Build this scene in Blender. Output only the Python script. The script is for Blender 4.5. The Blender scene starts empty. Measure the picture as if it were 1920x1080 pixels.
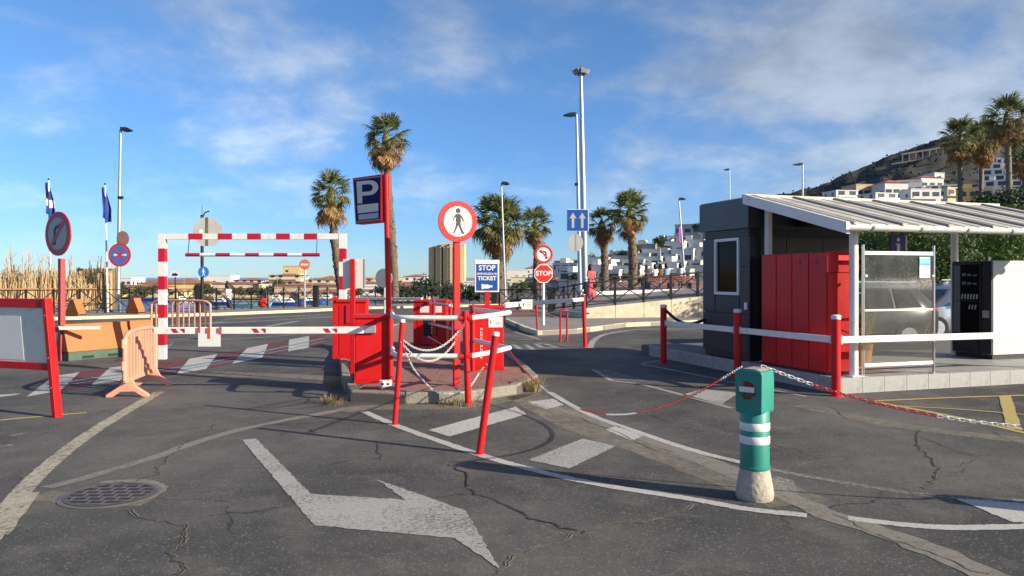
import bpy, bmesh, math, random
from mathutils import Vector, Matrix
R = math.radians
rnd = random.Random(11)
sc = bpy.context.scene
C = sc.collection

# ---------------------------------------------------------------- camera
EYE, FPX, CX, HY = 1.65, 1450.0, 960.0, 520.0        # eye height, focal length and horizon of the photograph
cd = bpy.data.cameras.new('camera'); cam = bpy.data.objects.new('camera', cd); C.objects.link(cam)
cd.sensor_width = 36; cd.lens = FPX/1920*36; cd.shift_y = -20/1920; cd.clip_start = .05; cd.clip_end = 20000
cam.location = (0, 0, EYE); cam.rotation_euler = (R(90), 0, 0)
sc.camera = cam

# ---------------------------------------------------------------- sky, sun, exposure
SUN_EL = R(21.5); SAZ = (0.905, -0.425)
sunv = Vector((SAZ[0]*math.cos(SUN_EL), SAZ[1]*math.cos(SUN_EL), math.sin(SUN_EL)))
w = bpy.data.worlds.new('World'); sc.world = w; w.use_nodes = True
wt = w.node_tree; wn = wt.nodes; wl = wt.links
for n in list(wn): wn.remove(n)
def WN(t, **k):
    n = wn.new(t)
    for a, b in k.items(): setattr(n, a, b)
    return n
def wmath(op, a, b=None, clamp=False):
    n = WN('ShaderNodeMath', operation=op, use_clamp=clamp)
    for i, v in enumerate((a, b)):
        if v is None: continue
        if isinstance(v, (int, float)): n.inputs[i].default_value = v
        else: wl.new(v, n.inputs[i])
    return n.outputs[0]
sky = WN('ShaderNodeTexSky', sky_type='NISHITA', sun_disc=False, sun_elevation=SUN_EL,
         sun_rotation=math.atan2(SAZ[0], SAZ[1]), altitude=0, air_density=1.0, dust_density=0.0, ozone_density=3.0)
tc = WN('ShaderNodeTexCoord'); sep = WN('ShaderNodeSeparateXYZ'); wl.new(tc.outputs['Generated'], sep.inputs[0])
zz = wmath('ADD', wmath('MAXIMUM', sep.outputs[2], 0), .34)
cmb = WN('ShaderNodeCombineXYZ')
wl.new(wmath('DIVIDE', sep.outputs[0], zz), cmb.inputs[0]); wl.new(wmath('DIVIDE', sep.outputs[1], zz), cmb.inputs[1])
def wnoise(scale, detail, rough, dist=0, off=(0, 0, 0), stretch=(1, 1, 1)):
    mp = WN('ShaderNodeMapping'); mp.inputs['Location'].default_value = off; mp.inputs['Scale'].default_value = stretch
    wl.new(cmb.outputs[0], mp.inputs[0])
    n = WN('ShaderNodeTexNoise'); n.inputs['Scale'].default_value = scale; n.inputs['Detail'].default_value = detail
    n.inputs['Roughness'].default_value = rough; n.inputs['Distortion'].default_value = dist
    wl.new(mp.outputs[0], n.inputs['Vector']); return n.outputs[0]
def wramp(v, a, b, lo=0, hi=1):
    n = WN('ShaderNodeMapRange'); n.interpolation_type = 'SMOOTHSTEP'
    for i, k in enumerate((a, b, lo, hi)): n.inputs[1+i].default_value = k
    wl.new(v, n.inputs[0]); return n.outputs[0]
bank = wramp(wmath('ADD', sep.outputs[0], wmath('MULTIPLY', wnoise(.35, 3, .5), .25)), .12, .62)      # the cloud bank inland
n1 = wnoise(1.7, 9, .58, .25, (3.1, 7.7, 0), (1, 1, 1)); n2 = wnoise(4.6, 8, .6, .15, (9, 2, 0))
dens = wmath('ADD', wmath('ADD', wmath('MULTIPLY', n1, .72), wmath('MULTIPLY', n2, .28)), wmath('MULTIPLY', bank, .17))
mask = wmath('MULTIPLY', wramp(dens, .45, .70), .78)
mask = wmath('MULTIPLY', mask, wramp(sep.outputs[2], .01, .17, .08, 1))
hs = WN('ShaderNodeHueSaturation'); hs.inputs['Saturation'].default_value = 1.06; hs.inputs['Value'].default_value = 1.0
wl.new(sky.outputs[0], hs.inputs['Color'])
tint = WN('ShaderNodeMix', data_type='RGBA', blend_type='MULTIPLY'); tint.inputs[0].default_value = 1
lowmix = WN('ShaderNodeMix', data_type='RGBA'); lowmix.inputs[6].default_value = (.64, .96, 1.55, 1); lowmix.inputs[7].default_value = (.98, 1.22, 1.52, 1)
wl.new(wramp(sep.outputs[2], 0.0, .34), lowmix.inputs[0]); wl.new(lowmix.outputs[2], tint.inputs[7]); wl.new(hs.outputs[0], tint.inputs[6])
hc = WN('ShaderNodeHueSaturation'); hc.inputs['Saturation'].default_value = .36
wl.new(wramp(n2, .3, .7, 1.12, 1.72), hc.inputs['Value']); wl.new(sky.outputs[0], hc.inputs['Color'])
mx = WN('ShaderNodeMix', data_type='RGBA'); wl.new(mask, mx.inputs[0]); wl.new(tint.outputs[2], mx.inputs[6]); wl.new(hc.outputs[0], mx.inputs[7])
bg = WN('ShaderNodeBackground'); bg.inputs[1].default_value = .064; wl.new(mx.outputs[2], bg.inputs[0])
wo = WN('ShaderNodeOutputWorld'); wl.new(bg.outputs[0], wo.inputs[0])
sl = bpy.data.lights.new('sun', 'SUN'); sl.energy = 5.0; sl.angle = R(.5); sl.color = (1, .89, .72)
so = bpy.data.objects.new('sun', sl); C.objects.link(so); so.rotation_euler = sunv.to_track_quat('Z', 'Y').to_euler(); so.location = (20, -20, 30)
vs = sc.view_settings; vs.view_transform = 'Standard'; vs.look = 'None'; vs.exposure = 0.70; vs.gamma = 1; vs.use_curve_mapping = False

# ---------------------------------------------------------------- where things stand
def G(px, py, z=0.0):                                # point of the level z under a place in the photograph
    Y = (EYE-z)*FPX/(py-HY); return Vector(((px-CX)/FPX*Y, Y, z))
def at(px, py, Y): return Vector(((px-CX)/FPX*Y, Y, EYE-(py-HY)/FPX*Y))
def zat(py, Y): return EYE-(py-HY)/FPX*Y
def xat(px, Y): return (px-CX)/FPX*Y

# ---------------------------------------------------------------- materials
MATS = {}
def nodes_of(m):
    m.use_nodes = True; nt = m.node_tree
    return nt, nt.nodes, nt.links, nt.nodes['Principled BSDF']
def mat(name, col, rough=.6, metal=0.0, var=.12, scale=3.0, bump=0.0, bscale=60.0, spec=.5, dirt=None, dirtamt=.0, dscale=5.0, coat=0):
    if name in MATS: return MATS[name]
    m = bpy.data.materials.new(name); nt, N, L, p = nodes_of(m); MATS[name] = m
    t = N.new('ShaderNodeTexCoord'); n = N.new('ShaderNodeTexNoise'); n.inputs['Scale'].default_value = scale
    n.inputs['Detail'].default_value = 6; n.inputs['Roughness'].default_value = .65; L.new(t.outputs['Object'], n.inputs['Vector'])
    mr = N.new('ShaderNodeMapRange'); mr.inputs[1].default_value = .3; mr.inputs[2].default_value = .7
    mr.inputs[3].default_value = 1-var; mr.inputs[4].default_value = 1+var; L.new(n.outputs[0], mr.inputs[0])
    hv = N.new('ShaderNodeHueSaturation'); hv.inputs['Color'].default_value = (*col, 1); L.new(mr.outputs[0], hv.inputs['Value'])
    out = hv.outputs[0]
    if dirt:
        d = N.new('ShaderNodeTexNoise'); d.inputs['Scale'].default_value = dscale; d.inputs['Detail'].default_value = 9
        d.inputs['Roughness'].default_value = .75; L.new(t.outputs['Object'], d.inputs['Vector'])
        dr = N.new('ShaderNodeMapRange'); dr.inputs[1].default_value = .62-dirtamt*.3; dr.inputs[2].default_value = .72; L.new(d.outputs[0], dr.inputs[0])
        mxx = N.new('ShaderNodeMix'); mxx.data_type = 'RGBA'; L.new(dr.outputs[0], mxx.inputs[0]); L.new(out, mxx.inputs[6]); mxx.inputs[7].default_value = (*dirt, 1)
        out = mxx.outputs[2]
    L.new(out, p.inputs['Base Color'])
    rr = N.new('ShaderNodeMapRange'); rr.inputs[3].default_value = max(0, rough-.08); rr.inputs[4].default_value = min(1, rough+.08); L.new(n.outputs[0], rr.inputs[0]); L.new(rr.outputs[0], p.inputs['Roughness'])
    p.inputs['Metallic'].default_value = metal; p.inputs['Specular IOR Level'].default_value = spec
    if coat: p.inputs['Coat Weight'].default_value = coat; p.inputs['Coat Roughness'].default_value = .08
    if bump:
        b = N.new('ShaderNodeTexNoise'); b.inputs['Scale'].default_value = bscale; b.inputs['Detail'].default_value = 5; L.new(t.outputs['Object'], b.inputs['Vector'])
        bn = N.new('ShaderNodeBump'); bn.inputs['Strength'].default_value = bump; bn.inputs['Distance'].default_value = .02; L.new(b.outputs[0], bn.inputs['Height']); L.new(bn.outputs[0], p.inputs['Normal'])
    return m

def asphalt():
    m = bpy.data.materials.new('asphalt'); nt, N, L, p = nodes_of(m)
    t = N.new('ShaderNodeTexCoord')
    def noise(s, d=4, r=.6, off=0):
        n = N.new('ShaderNodeTexNoise'); n.inputs['Scale'].default_value = s; n.inputs['Detail'].default_value = d; n.inputs['Roughness'].default_value = r
        mp = N.new('ShaderNodeMapping'); mp.inputs['Location'].default_value = (off, off*.7, 0); L.new(t.outputs['Object'], mp.inputs[0]); L.new(mp.outputs[0], n.inputs['Vector']); return n.outputs[0]
    def rng(v, a, b, lo, hi):
        n = N.new('ShaderNodeMapRange'); n.inputs[1].default_value = a; n.inputs[2].default_value = b; n.inputs[3].default_value = lo; n.inputs[4].default_value = hi; L.new(v, n.inputs[0]); return n.outputs[0]
    def mixc(f, a, b, bt='MIX'):
        n = N.new('ShaderNodeMix'); n.data_type = 'RGBA'; n.blend_type = bt
        for i, v in ((0, f), (6, a), (7, b)):
            if isinstance(v, (int, float)): n.inputs[i].default_value = v
            elif isinstance(v, tuple): n.inputs[i].default_value = (*v, 1)
            else: L.new(v, n.inputs[i])
        return n.outputs[2]
    base = mixc(rng(noise(.35, 6), .38, .64, 0, 1), (.050, .049, .049), (.125, .119, .111))
    base = mixc(rng(noise(1.6, 8, .7, 5), .50, .72, 0, .6), base, (.175, .160, .140))          # dusty patches
    base = mixc(rng(noise(.8, 7, .75, 31), .58, .70, 0, .5), base, (.056, .054, .052))         # oily patches
    v = N.new('ShaderNodeTexVoronoi'); v.inputs['Scale'].default_value = 95; L.new(t.outputs['Object'], v.inputs['Vector'])
    dn = N.new('ShaderNodeTexNoise'); dn.inputs['Scale'].default_value = 2.2; dn.inputs['Detail'].default_value = 6; L.new(t.outputs['Object'], dn.inputs['Vector'])
    av = N.new('ShaderNodeVectorMath'); av.operation = 'MULTIPLY_ADD'; L.new(dn.outputs[1], av.inputs[0]); av.inputs[1].default_value = (.55, .55, 0); L.new(t.outputs['Object'], av.inputs[2])
    cv = N.new('ShaderNodeTexVoronoi'); cv.feature = 'DISTANCE_TO_EDGE'; cv.inputs['Scale'].default_value = .42; L.new(av.outputs[0], cv.inputs['Vector'])
    ck = N.new('ShaderNodeMath'); ck.operation = 'MULTIPLY'; L.new(rng(cv.outputs[0], .0015, .0045, 1, 0), ck.inputs[0]); L.new(rng(noise(.45, 4, .6, 17), .47, .58, 0, .85), ck.inputs[1])
    base = mixc(ck.outputs[0], base, (.022, .020, .018))                                       # hairline cracking
    st = N.new('ShaderNodeMath'); st.operation = 'MULTIPLY'; L.new(rng(noise(3.3, 5, .6, 41), .60, .72, 0, .55), st.inputs[0]); L.new(rng(noise(.5, 3, .5, 8), .45, .6, 0, 1), st.inputs[1])
    base = mixc(st.outputs[0], base, (.030, .029, .029))                                       # oil drips
    grain = mixc(rng(noise(140, 3, .7), .30, .72, 0, 1), (.45, .45, .45), (1.65, 1.62, 1.55))
    base = mixc(1.0, base, grain, 'MULTIPLY')
    s2 = N.new('ShaderNodeSeparateColor'); L.new(v.outputs['Color'], s2.inputs[0])
    base = mixc(rng(s2.outputs[0], .90, .97, 0, .55), base, (.26, .245, .22))                    # pale chippings
    L.new(base, p.inputs['Base Color']); p.inputs['Roughness'].default_value = .85; p.inputs['Specular IOR Level'].default_value = .35
    bn = N.new('ShaderNodeBump'); bn.inputs['Strength'].default_value = .55; bn.inputs['Distance'].default_value = .012
    L.new(noise(110, 4, .7, 3), bn.inputs['Height'])
    b2 = N.new('ShaderNodeBump'); b2.inputs['Strength'].default_value = .25; b2.inputs['Distance'].default_value = .08; L.new(noise(2.2, 4), b2.inputs['Height']); L.new(b2.outputs[0], bn.inputs['Normal'])
    L.new(bn.outputs[0], p.inputs['Normal']); MATS['asphalt'] = m; return m

def worn(name, col, wear=.5, wscale=26, edge=.10, rough=.8, soft=.12, big=.35):
    """road paint, dust or patching that has rubbed away in places: the road shows through"""
    if name in MATS: return MATS[name]
    m = bpy.data.materials.new(name); nt, N, L, p = nodes_of(m); MATS[name] = m
    t = N.new('ShaderNodeTexCoord')
    def noise(s, d, r):
        n = N.new('ShaderNodeTexNoise'); n.inputs['Scale'].default_value = s; n.inputs['Detail'].default_value = d; n.inputs['Roughness'].default_value = r
        L.new(t.outputs['Object'], n.inputs['Vector']); return n.outputs[0]
    a = noise(wscale, 8, .8); b = noise(1.3, 4, .6); g = noise(170, 2, .6)
    s = N.new('ShaderNodeMath'); s.operation = 'MULTIPLY_ADD'; L.new(b, s.inputs[0]); s.inputs[1].default_value = big; L.new(a, s.inputs[2])
    r = N.new('ShaderNodeMapRange'); r.inputs[1].default_value = wear+big*.5-soft; r.inputs[2].default_value = wear+big*.5+soft; r.inputs[3].default_value = 1; r.inputs[4].default_value = 0; L.new(s.outputs[0], r.inputs[0])
    hv = N.new('ShaderNodeHueSaturation'); hv.inputs['Color'].default_value = (*col, 1)
    q = N.new('ShaderNodeMapRange'); q.inputs[1].default_value = .3; q.inputs[2].default_value = .7; q.inputs[3].default_value = .62; q.inputs[4].default_value = 1.22; L.new(g, q.inputs[0]); L.new(q.outputs[0], hv.inputs['Value'])
    L.new(hv.outputs[0], p.inputs['Base Color']); p.inputs['Roughness'].default_value = rough; p.inputs['Specular IOR Level'].default_value = .3
    L.new(r.outputs[0], p.inputs['Alpha'])
    bn = N.new('ShaderNodeBump'); bn.inputs['Strength'].default_value = .4; bn.inputs['Distance'].default_value = .01; L.new(noise(110, 4, .7), bn.inputs['Height']); L.new(bn.outputs[0], p.inputs['Normal'])
    return m

def glassy(name, tint=(.8, .85, .85), haze=(.35, .35, .33), amt=.22, gl_=.9):
    m = bpy.data.materials.new(name); m.use_nodes = True; nt = m.node_tree; N = nt.nodes; L = nt.links
    for n in list(N): N.remove(n)
    o = N.new('ShaderNodeOutputMaterial'); tr = N.new('ShaderNodeBsdfTransparent'); tr.inputs[0].default_value = (*tint, 1)
    gl = N.new('ShaderNodeBsdfGlossy'); gl.inputs['Roughness'].default_value = .04; gl.inputs[0].default_value = (gl_, gl_, gl_, 1)
    df = N.new('ShaderNodeBsdfDiffuse'); df.inputs[0].default_value = (*haze, 1)
    t = N.new('ShaderNodeTexCoord'); n = N.new('ShaderNodeTexNoise'); n.inputs['Scale'].default_value = 3; n.inputs['Detail'].default_value = 8; n.inputs['Roughness'].default_value = .7; L.new(t.outputs['Object'], n.inputs['Vector'])
    r = N.new('ShaderNodeMapRange'); r.inputs[1].default_value = .3; r.inputs[2].default_value = .75; r.inputs[3].default_value = amt*.35; r.inputs[4].default_value = amt*1.7; L.new(n.outputs[0], r.inputs[0])
    m1 = N.new('ShaderNodeMixShader'); L.new(r.outputs[0], m1.inputs[0]); L.new(tr.outputs[0], m1.inputs[1]); L.new(df.outputs[0], m1.inputs[2])
    fr = N.new('ShaderNodeFresnel'); fr.inputs[0].default_value = 1.45
    m2 = N.new('ShaderNodeMixShader'); ge = N.new('ShaderNodeNewGeometry'); bf = N.new('ShaderNodeMath'); bf.operation = 'SUBTRACT'; bf.inputs[0].default_value = 1; L.new(ge.outputs['Backfacing'], bf.inputs[1]); fm = N.new('ShaderNodeMath'); fm.operation = 'MULTIPLY'; L.new(fr.outputs[0], fm.inputs[0]); L.new(bf.outputs[0], fm.inputs[1]); L.new(fm.outputs[0], m2.inputs[0]); L.new(m1.outputs[0], m2.inputs[1]); L.new(gl.outputs[0], m2.inputs[2])
    L.new(m2.outputs[0], o.inputs[0]); MATS[name] = m; return m

def leafmat(name, c1, c2, trans=.25):
    m = bpy.data.materials.new(name); nt, N, L, p = nodes_of(m); MATS[name] = m
    t = N.new('ShaderNodeTexCoord'); n = N.new('ShaderNodeTexNoise'); n.inputs['Scale'].default_value = 2.3; n.inputs['Detail'].default_value = 5; L.new(t.outputs['Object'], n.inputs['Vector'])
    r = N.new('ShaderNodeMapRange'); r.inputs[1].default_value = .35; r.inputs[2].default_value = .65; L.new(n.outputs[0], r.inputs[0])
    mxx = N.new('ShaderNodeMix'); mxx.data_type = 'RGBA'; L.new(r.outputs[0], mxx.inputs[0]); mxx.inputs[6].default_value = (*c1, 1); mxx.inputs[7].default_value = (*c2, 1)
    oi = N.new('ShaderNodeObjectInfo'); hv = N.new('ShaderNodeHueSaturation'); q = N.new('ShaderNodeMapRange'); q.inputs[3].default_value = .7; q.inputs[4].default_value = 1.3; L.new(oi.outputs['Random'], q.inputs[0]); L.new(q.outputs[0], hv.inputs['Value']); L.new(mxx.outputs[2], hv.inputs['Color'])
    L.new(hv.outputs[0], p.inputs['Base Color']); p.inputs['Roughness'].default_value = .55; p.inputs['Specular IOR Level'].default_value = .3
    o = N['Material Output']; tl = N.new('ShaderNodeBsdfTranslucent'); L.new(hv.outputs[0], tl.inputs[0])
    ms = N.new('ShaderNodeMixShader'); ms.inputs[0].default_value = trans; L.new(p.outputs[0], ms.inputs[1]); L.new(tl.outputs[0], ms.inputs[2]); L.new(ms.outputs[0], o.inputs[0])
    return m

asphalt()
mat('red_paint', (.58, .012, .014), .45, spec=.3, var=.16, scale=5, dirt=(.20, .025, .022), dirtamt=.28, dscale=11)
mat('red_gloss', (.57, .009, .010), .45, spec=.3, var=.16, scale=1.7, dirt=(.33, .03, .028), dirtamt=.32, dscale=6)
mat('red_sign', (.60, .030, .024), .5, spec=.25, var=.06)
mat('crimson', (.47, .010, .028), .4, var=.08)
mat('white_paint', (.78, .76, .70), .5, var=.06, dirt=(.50, .45, .36), dirtamt=.1, dscale=8)
mat('white_sign', (.74, .74, .70), .5, var=.05)
mat('grey_sign', (.42, .42, .40), .5, var=.1, scale=2)
mat('black_print', (.012, .012, .013), .5, var=.05)
mat('blue_sign', (.012, .075, .32), .4, var=.06)
mat('light_blue', (.02, .19, .55), .4, var=.06)
mat('navy_print', (.010, .012, .085), .6, spec=.2, var=.06)
mat('galvanised', (.46, .47, .47), .42, .65, var=.12, scale=6)
mat('steel', (.55, .55, .54), .3, .85, var=.08)
mat('lamp_grey', (.40, .42, .43), .45, .3, var=.1)
mat('dark_metal', (.020, .021, .022), .5, .2, var=.2)
mat('chain_white', (.72, .71, .66), .45, var=.1)
mat('chain_red', (.48, .02, .03), .4, var=.1)
mat('rust', (.13, .05, .028), .8, var=.3)
mat('concrete', (.34, .31, .26), .9, var=.22, scale=4, bump=.4, dirt=(.17, .15, .12), dirtamt=.4)
mat('pale_concrete', (.60, .51, .36), .9, var=.16, scale=2.5, bump=.3, dirt=(.40, .33, .23), dirtamt=.3, dscale=2.2)
mat('kerb_stone', (.27, .245, .205), .9, var=.25, scale=5, bump=.6, bscale=40, dirt=(.12, .105, .085), dirtamt=.5)
mat('paver_red', (.27, .135, .112), .85, var=.3, scale=7, bump=.3, dirt=(.20, .15, .12), dirtamt=.5, dscale=3)
mat('paver_bed', (.12, .10, .085), .95, var=.2)
mat('footway', (.24, .215, .19), .9, var=.2, scale=1.2, bump=.3)
mat('sand', (.42, .35, .25), .95, var=.15)
mat('platform_tile', (.34, .335, .32), .6, var=.13, scale=3, dirt=(.22, .21, .19), dirtamt=.4)
mat('tile_joint', (.13, .125, .12), .9)
mat('slate_panel', (.022, .026, .034), .45, var=.16, scale=1.5, spec=.4, dirt=(.034, .036, .040), dirtamt=.4, dscale=3)
mat('slate_dark', (.009, .010, .013), .4, var=.2, spec=.5)
mat('roof_sheet', (.60, .56, .48), .5, .1, var=.13, scale=2.0, dirt=(.28, .25, .20), dirtamt=.45, dscale=3)
mat('roof_rib', (.30, .285, .255), .5, .2, var=.15)
mat('flashing', (.60, .55, .44), .6, var=.12)
mat('window_dark', (.006, .007, .008), .06, var=.1, spec=.8)
mat('orange_barrier', (.50, .135, .028), .6, var=.1, scale=3, dirt=(.40, .19, .08), dirtamt=.2)
mat('green_base', (.055, .11, .075), .75, var=.2, dirt=(.12, .12, .09), dirtamt=.4)
mat('salmon', (.74, .32, .215), .55, var=.07, dirt=(.45, .20, .13), dirtamt=.12, dscale=7)
mat('teal', (.022, .235, .175), .45, var=.14, scale=4, dirt=(.05, .17, .13), dirtamt=.3, dscale=10)
mat('bamboo', (.42, .30, .15), .75, var=.25, scale=5)
mat('bamboo_pale', (.50, .37, .20), .75, var=.25, scale=5)
mat('bamboo_dark', (.20, .125, .06), .8, var=.3, scale=5)
mat('timber', (.35, .17, .065), .7, var=.2)
mat('brown_panel', (.10, .045, .035), .7, var=.2)
mat('iron', (.045, .040, .038), .6, .4, var=.35, scale=12)
mat('iron_rib', (.16, .143, .130), .6, .2, var=.2, scale=9, dirt=(.22, .17, .11), dirtamt=.3)
mat('board_face', (.72, .68, .58), .45, var=.06, scale=1.2, dirt=(.45, .38, .28), dirtamt=.25, dscale=1.6)
mat('board_pale', (.80, .78, .70), .45, var=.05)
mat('skin', (.50, .27, .18), .55, var=.05)
mat('hair', (.015, .010, .008), .5, var=.2)
mat('pink_cloth', (.72, .10, .12), .8, var=.12, scale=14)
mat('white_cloth', (.72, .70, .68), .85, var=.08)
mat('dark_cloth', (.03, .03, .035), .85, var=.2)
mat('brown_cloth', (.16, .08, .05), .85, var=.2)
mat('sky_cloth', (.25, .38, .55), .85, var=.1)
mat('car_silver', (.52, .53, .54), .28, .75, var=.04, coat=.6)
mat('car_dark', (.030, .032, .036), .3, .1, var=.05, coat=.6)
mat('tyre', (.015, .015, .015), .85, var=.1)
mat('trunk', (.17, .125, .085), .9, var=.35, scale=9, bump=.9, bscale=14, dirt=(.07, .05, .035), dirtamt=.6, dscale=12)
mat('trunk_grey', (.20, .165, .125), .9, var=.3, scale=9, bump=.6, bscale=18)
mat('bark', (.075, .055, .042), .9, var=.3, bump=.6)
leafmat('frond_green', (.085, .115, .032), (.19, .20, .065), .35)
leafmat('frond_olive', (.17, .165, .055), (.28, .23, .09), .3)
leafmat('frond_dead', (.26, .15, .065), (.44, .28, .13), .25)
leafmat('leaf_green', (.035, .085, .018), (.11, .17, .035), .3)
leafmat('leaf_dark', (.020, .036, .016), (.045, .065, .026), .15)
leafmat('leaf_far', (.045, .062, .030), (.085, .100, .045), .15)
leafmat('dry_grass', (.30, .235, .10), (.42, .34, .17), .3)
for n_, c_ in (('wall_cream', (.62, .54, .38)), ('wall_white', (.66, .64, .60)), ('wall_yellow', (.66, .48, .19)), ('wall_tan', (.50, .41, .27)), ('wall_grey', (.48, .47, .45)), ('wall_sand', (.62, .47, .24))):
    mat(n_, c_, .85, var=.08, scale=.3)
mat('terracotta', (.36, .135, .075), .85, var=.2, scale=.6)
mat('far_window', (.045, .05, .06), .3, var=.3, scale=.5)
mat('hill_scrub', (.034, .031, .025), .95, var=.5, scale=.035, dirt=(.075, .062, .044), dirtamt=.5, dscale=.09)
mat('car_glass', (.010, .013, .015), .05, var=.05, spec=.9)
worn('road_white', (.41, .395, .365), .60, 34)
worn('road_white_new', (.52, .50, .46), .63, 30)
worn('road_faint', (.40, .385, .35), .47, 16)
worn('road_cream', (.45, .41, .31), .58, 18)
worn('road_yellow', (.50, .39, .15), .72, 18)
worn('road_red', (.17, .055, .050), .64, 10)
worn('road_teal', (.12, .30, .38), .66, 16)
worn('dust', (.27, .238, .19), .57, 7, soft=.25, big=.5)
worn('trench', (.25, .225, .19), .70, 12, soft=.2, big=.3)
mat('old_concrete', (.15, .14, .125), .9, var=.3)
mat('crack_dark', (.018, .016, .014), .95, var=.3)
worn('crack_fill', (.29, .265, .185), .57, 9, soft=.18)
glassy('dirty_glass', (.84, .86, .83), (.26, .25, .22), .12, .7)
glassy('clear_glass', (.5, .52, .52), (.3, .3, .3), .02, .22)
def watermat():
    m = bpy.data.materials.new('sea'); nt, N, L, p = nodes_of(m); MATS['sea'] = m
    p.inputs['Base Color'].default_value = (.012, .055, .12, 1); p.inputs['Roughness'].default_value = .18
    t = N.new('ShaderNodeTexCoord'); n = N.new('ShaderNodeTexNoise'); n.inputs['Scale'].default_value = .7; n.inputs['Detail'].default_value = 6; L.new(t.outputs['Object'], n.inputs['Vector'])
    b = N.new('ShaderNodeBump'); b.inputs['Strength'].default_value = .8; b.inputs['Distance'].default_value = .6; L.new(n.outputs[0], b.inputs['Height']); L.new(b.outputs[0], p.inputs['Normal'])
watermat()

# ---------------------------------------------------------------- mesh helpers
class MB:
    def __init__(s): s.v = []; s.f = []
    def add(s, vs, fs):
        o = len(s.v); s.v += [tuple(v) for v in vs]; s.f += [tuple(i+o for i in f) for f in fs]; return s
    def box(s, x0, x1, y0, y1, z0, z1, M=None):
        vs = [Vector((x, y, z)) for z in (z0, z1) for x, y in ((x0, y0), (x1, y0), (x1, y1), (x0, y1))]
        if M: vs = [M @ v for v in vs]
        return s.add(vs, [(3, 2, 1, 0), (4, 5, 6, 7), (0, 1, 5, 4), (1, 2, 6, 5), (2, 3, 7, 6), (3, 0, 4, 7)])
    def tube(s, pts, r, n=10, caps=True, flat=1.0):
        pts = [Vector(p) for p in pts]; rs = r if isinstance(r, (list, tuple)) else [r]*len(pts); rings = []; prev = None
        for i, p in enumerate(pts):
            d = (pts[min(i+1, len(pts)-1)]-pts[max(i-1, 0)]).normalized()
            if prev is None:
                a = Vector((0, 0, 1)) if abs(d.z) < .9 else Vector((1, 0, 0)); u = d.cross(a).normalized()
            else: u = (prev-d*prev.dot(d)).normalized()
            prev = u; q = d.cross(u)
            rings.append([p+(u*math.cos(2*math.pi*k/n)+q*math.sin(2*math.pi*k/n)*flat)*rs[i] for k in range(n)])
        vs = [v for g in rings for v in g]; fs = []
        for i in range(len(pts)-1):
            for k in range(n): fs.append((i*n+k, i*n+(k+1) % n, (i+1)*n+(k+1) % n, (i+1)*n+k))
        if caps: fs += [tuple(reversed(range(n))), tuple((len(pts)-1)*n+k for k in range(n))]
        return s.add(vs, fs)
    def cyl(s, p0, p1, r, n=12, r1=None): return s.tube([p0, p1], [r, r if r1 is None else r1], n)
    def prism(s, poly, a, b, plane='xz', M=None):        # plane xz: extruded along y from a to b; xy: along z
        n = len(poly); f = (lambda p, t: (p[0], t, p[1])) if plane == 'xz' else ((lambda p, t: (p[0], p[1], t)) if plane == 'xy' else (lambda p, t: (t, p[0], p[1])))
        vs = [Vector(f(p, a)) for p in poly]+[Vector(f(p, b)) for p in poly]
        if M: vs = [M @ v for v in vs]
        return s.add(vs, [tuple(range(n))[::-1], tuple(range(n, 2*n))]+[(i, (i+1) % n, n+(i+1) % n, n+i) for i in range(n)])
    def lathe(s, prof, n=20, c=(0, 0), sx=1, sy=1):
        vs = [(c[0]+r*math.cos(2*math.pi*k/n)*sx, c[1]+r*math.sin(2*math.pi*k/n)*sy, z) for r, z in prof for k in range(n)]; fs = []
        for i in range(len(prof)-1):
            for k in range(n): fs.append((i*n+k, i*n+(k+1) % n, (i+1)*n+(k+1) % n, (i+1)*n+k))
        fs += [tuple(reversed(range(n))), tuple((len(prof)-1)*n+k for k in range(n))]
        return s.add(vs, fs)
    def sheet(s, pts): return s.add(pts, [tuple(range(len(pts)))])
    def mesh(s, name, m, smooth=None, recalc=True):
        me = bpy.data.meshes.new(name); me.from_pydata(s.v, [], s.f)
        if recalc:
            bm = bmesh.new(); bm.from_mesh(me); bmesh.ops.recalc_face_normals(bm, faces=bm.faces); bm.to_mesh(me); bm.free()
        me.materials.append(MATS[m] if isinstance(m, str) else m)
        if smooth: me.shade_smooth(); me.set_sharp_from_angle(angle=R(smooth))
        me.update(); return me
    def build(s, name, m, parent=None, smooth=None, bevel=0, recalc=True, loc=None, rz=0):
        o = bpy.data.objects.new(name, s.mesh(name, m, smooth, recalc)); C.objects.link(o)
        if parent: o.parent = parent
        if loc is not None: o.location = loc
        if rz: o.rotation_euler.z = rz
        if bevel:
            b = o.modifiers.new('bevel', 'BEVEL'); b.width = bevel; b.segments = 2; b.limit_method = 'ANGLE'; b.harden_normals = True
            if not smooth: o.data.shade_smooth(); o.data.set_sharp_from_angle(angle=R(35))
        return o
def inst(name, me, parent=None, loc=(0, 0, 0), rot=(0, 0, 0), scale=1):
    o = bpy.data.objects.new(name, me); C.objects.link(o); o.parent = parent; o.location = loc; o.rotation_euler = rot
    o.scale = (scale,)*3 if isinstance(scale, (int, float)) else scale; return o
def tag(o, label=None, cat=None, group=None, kind=None):
    if label: o['label'] = label
    if cat: o['category'] = cat
    if group: o['group'] = group
    if kind: o['kind'] = kind
    return o
def thing(name, label, cat, loc=(0, 0, 0), rz=0, group=None):
    o = bpy.data.objects.new(name, None); C.objects.link(o); o.location = loc; o.rotation_euler.z = rz; o.empty_display_size = .2
    return tag(o, label, cat, group)
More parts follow.
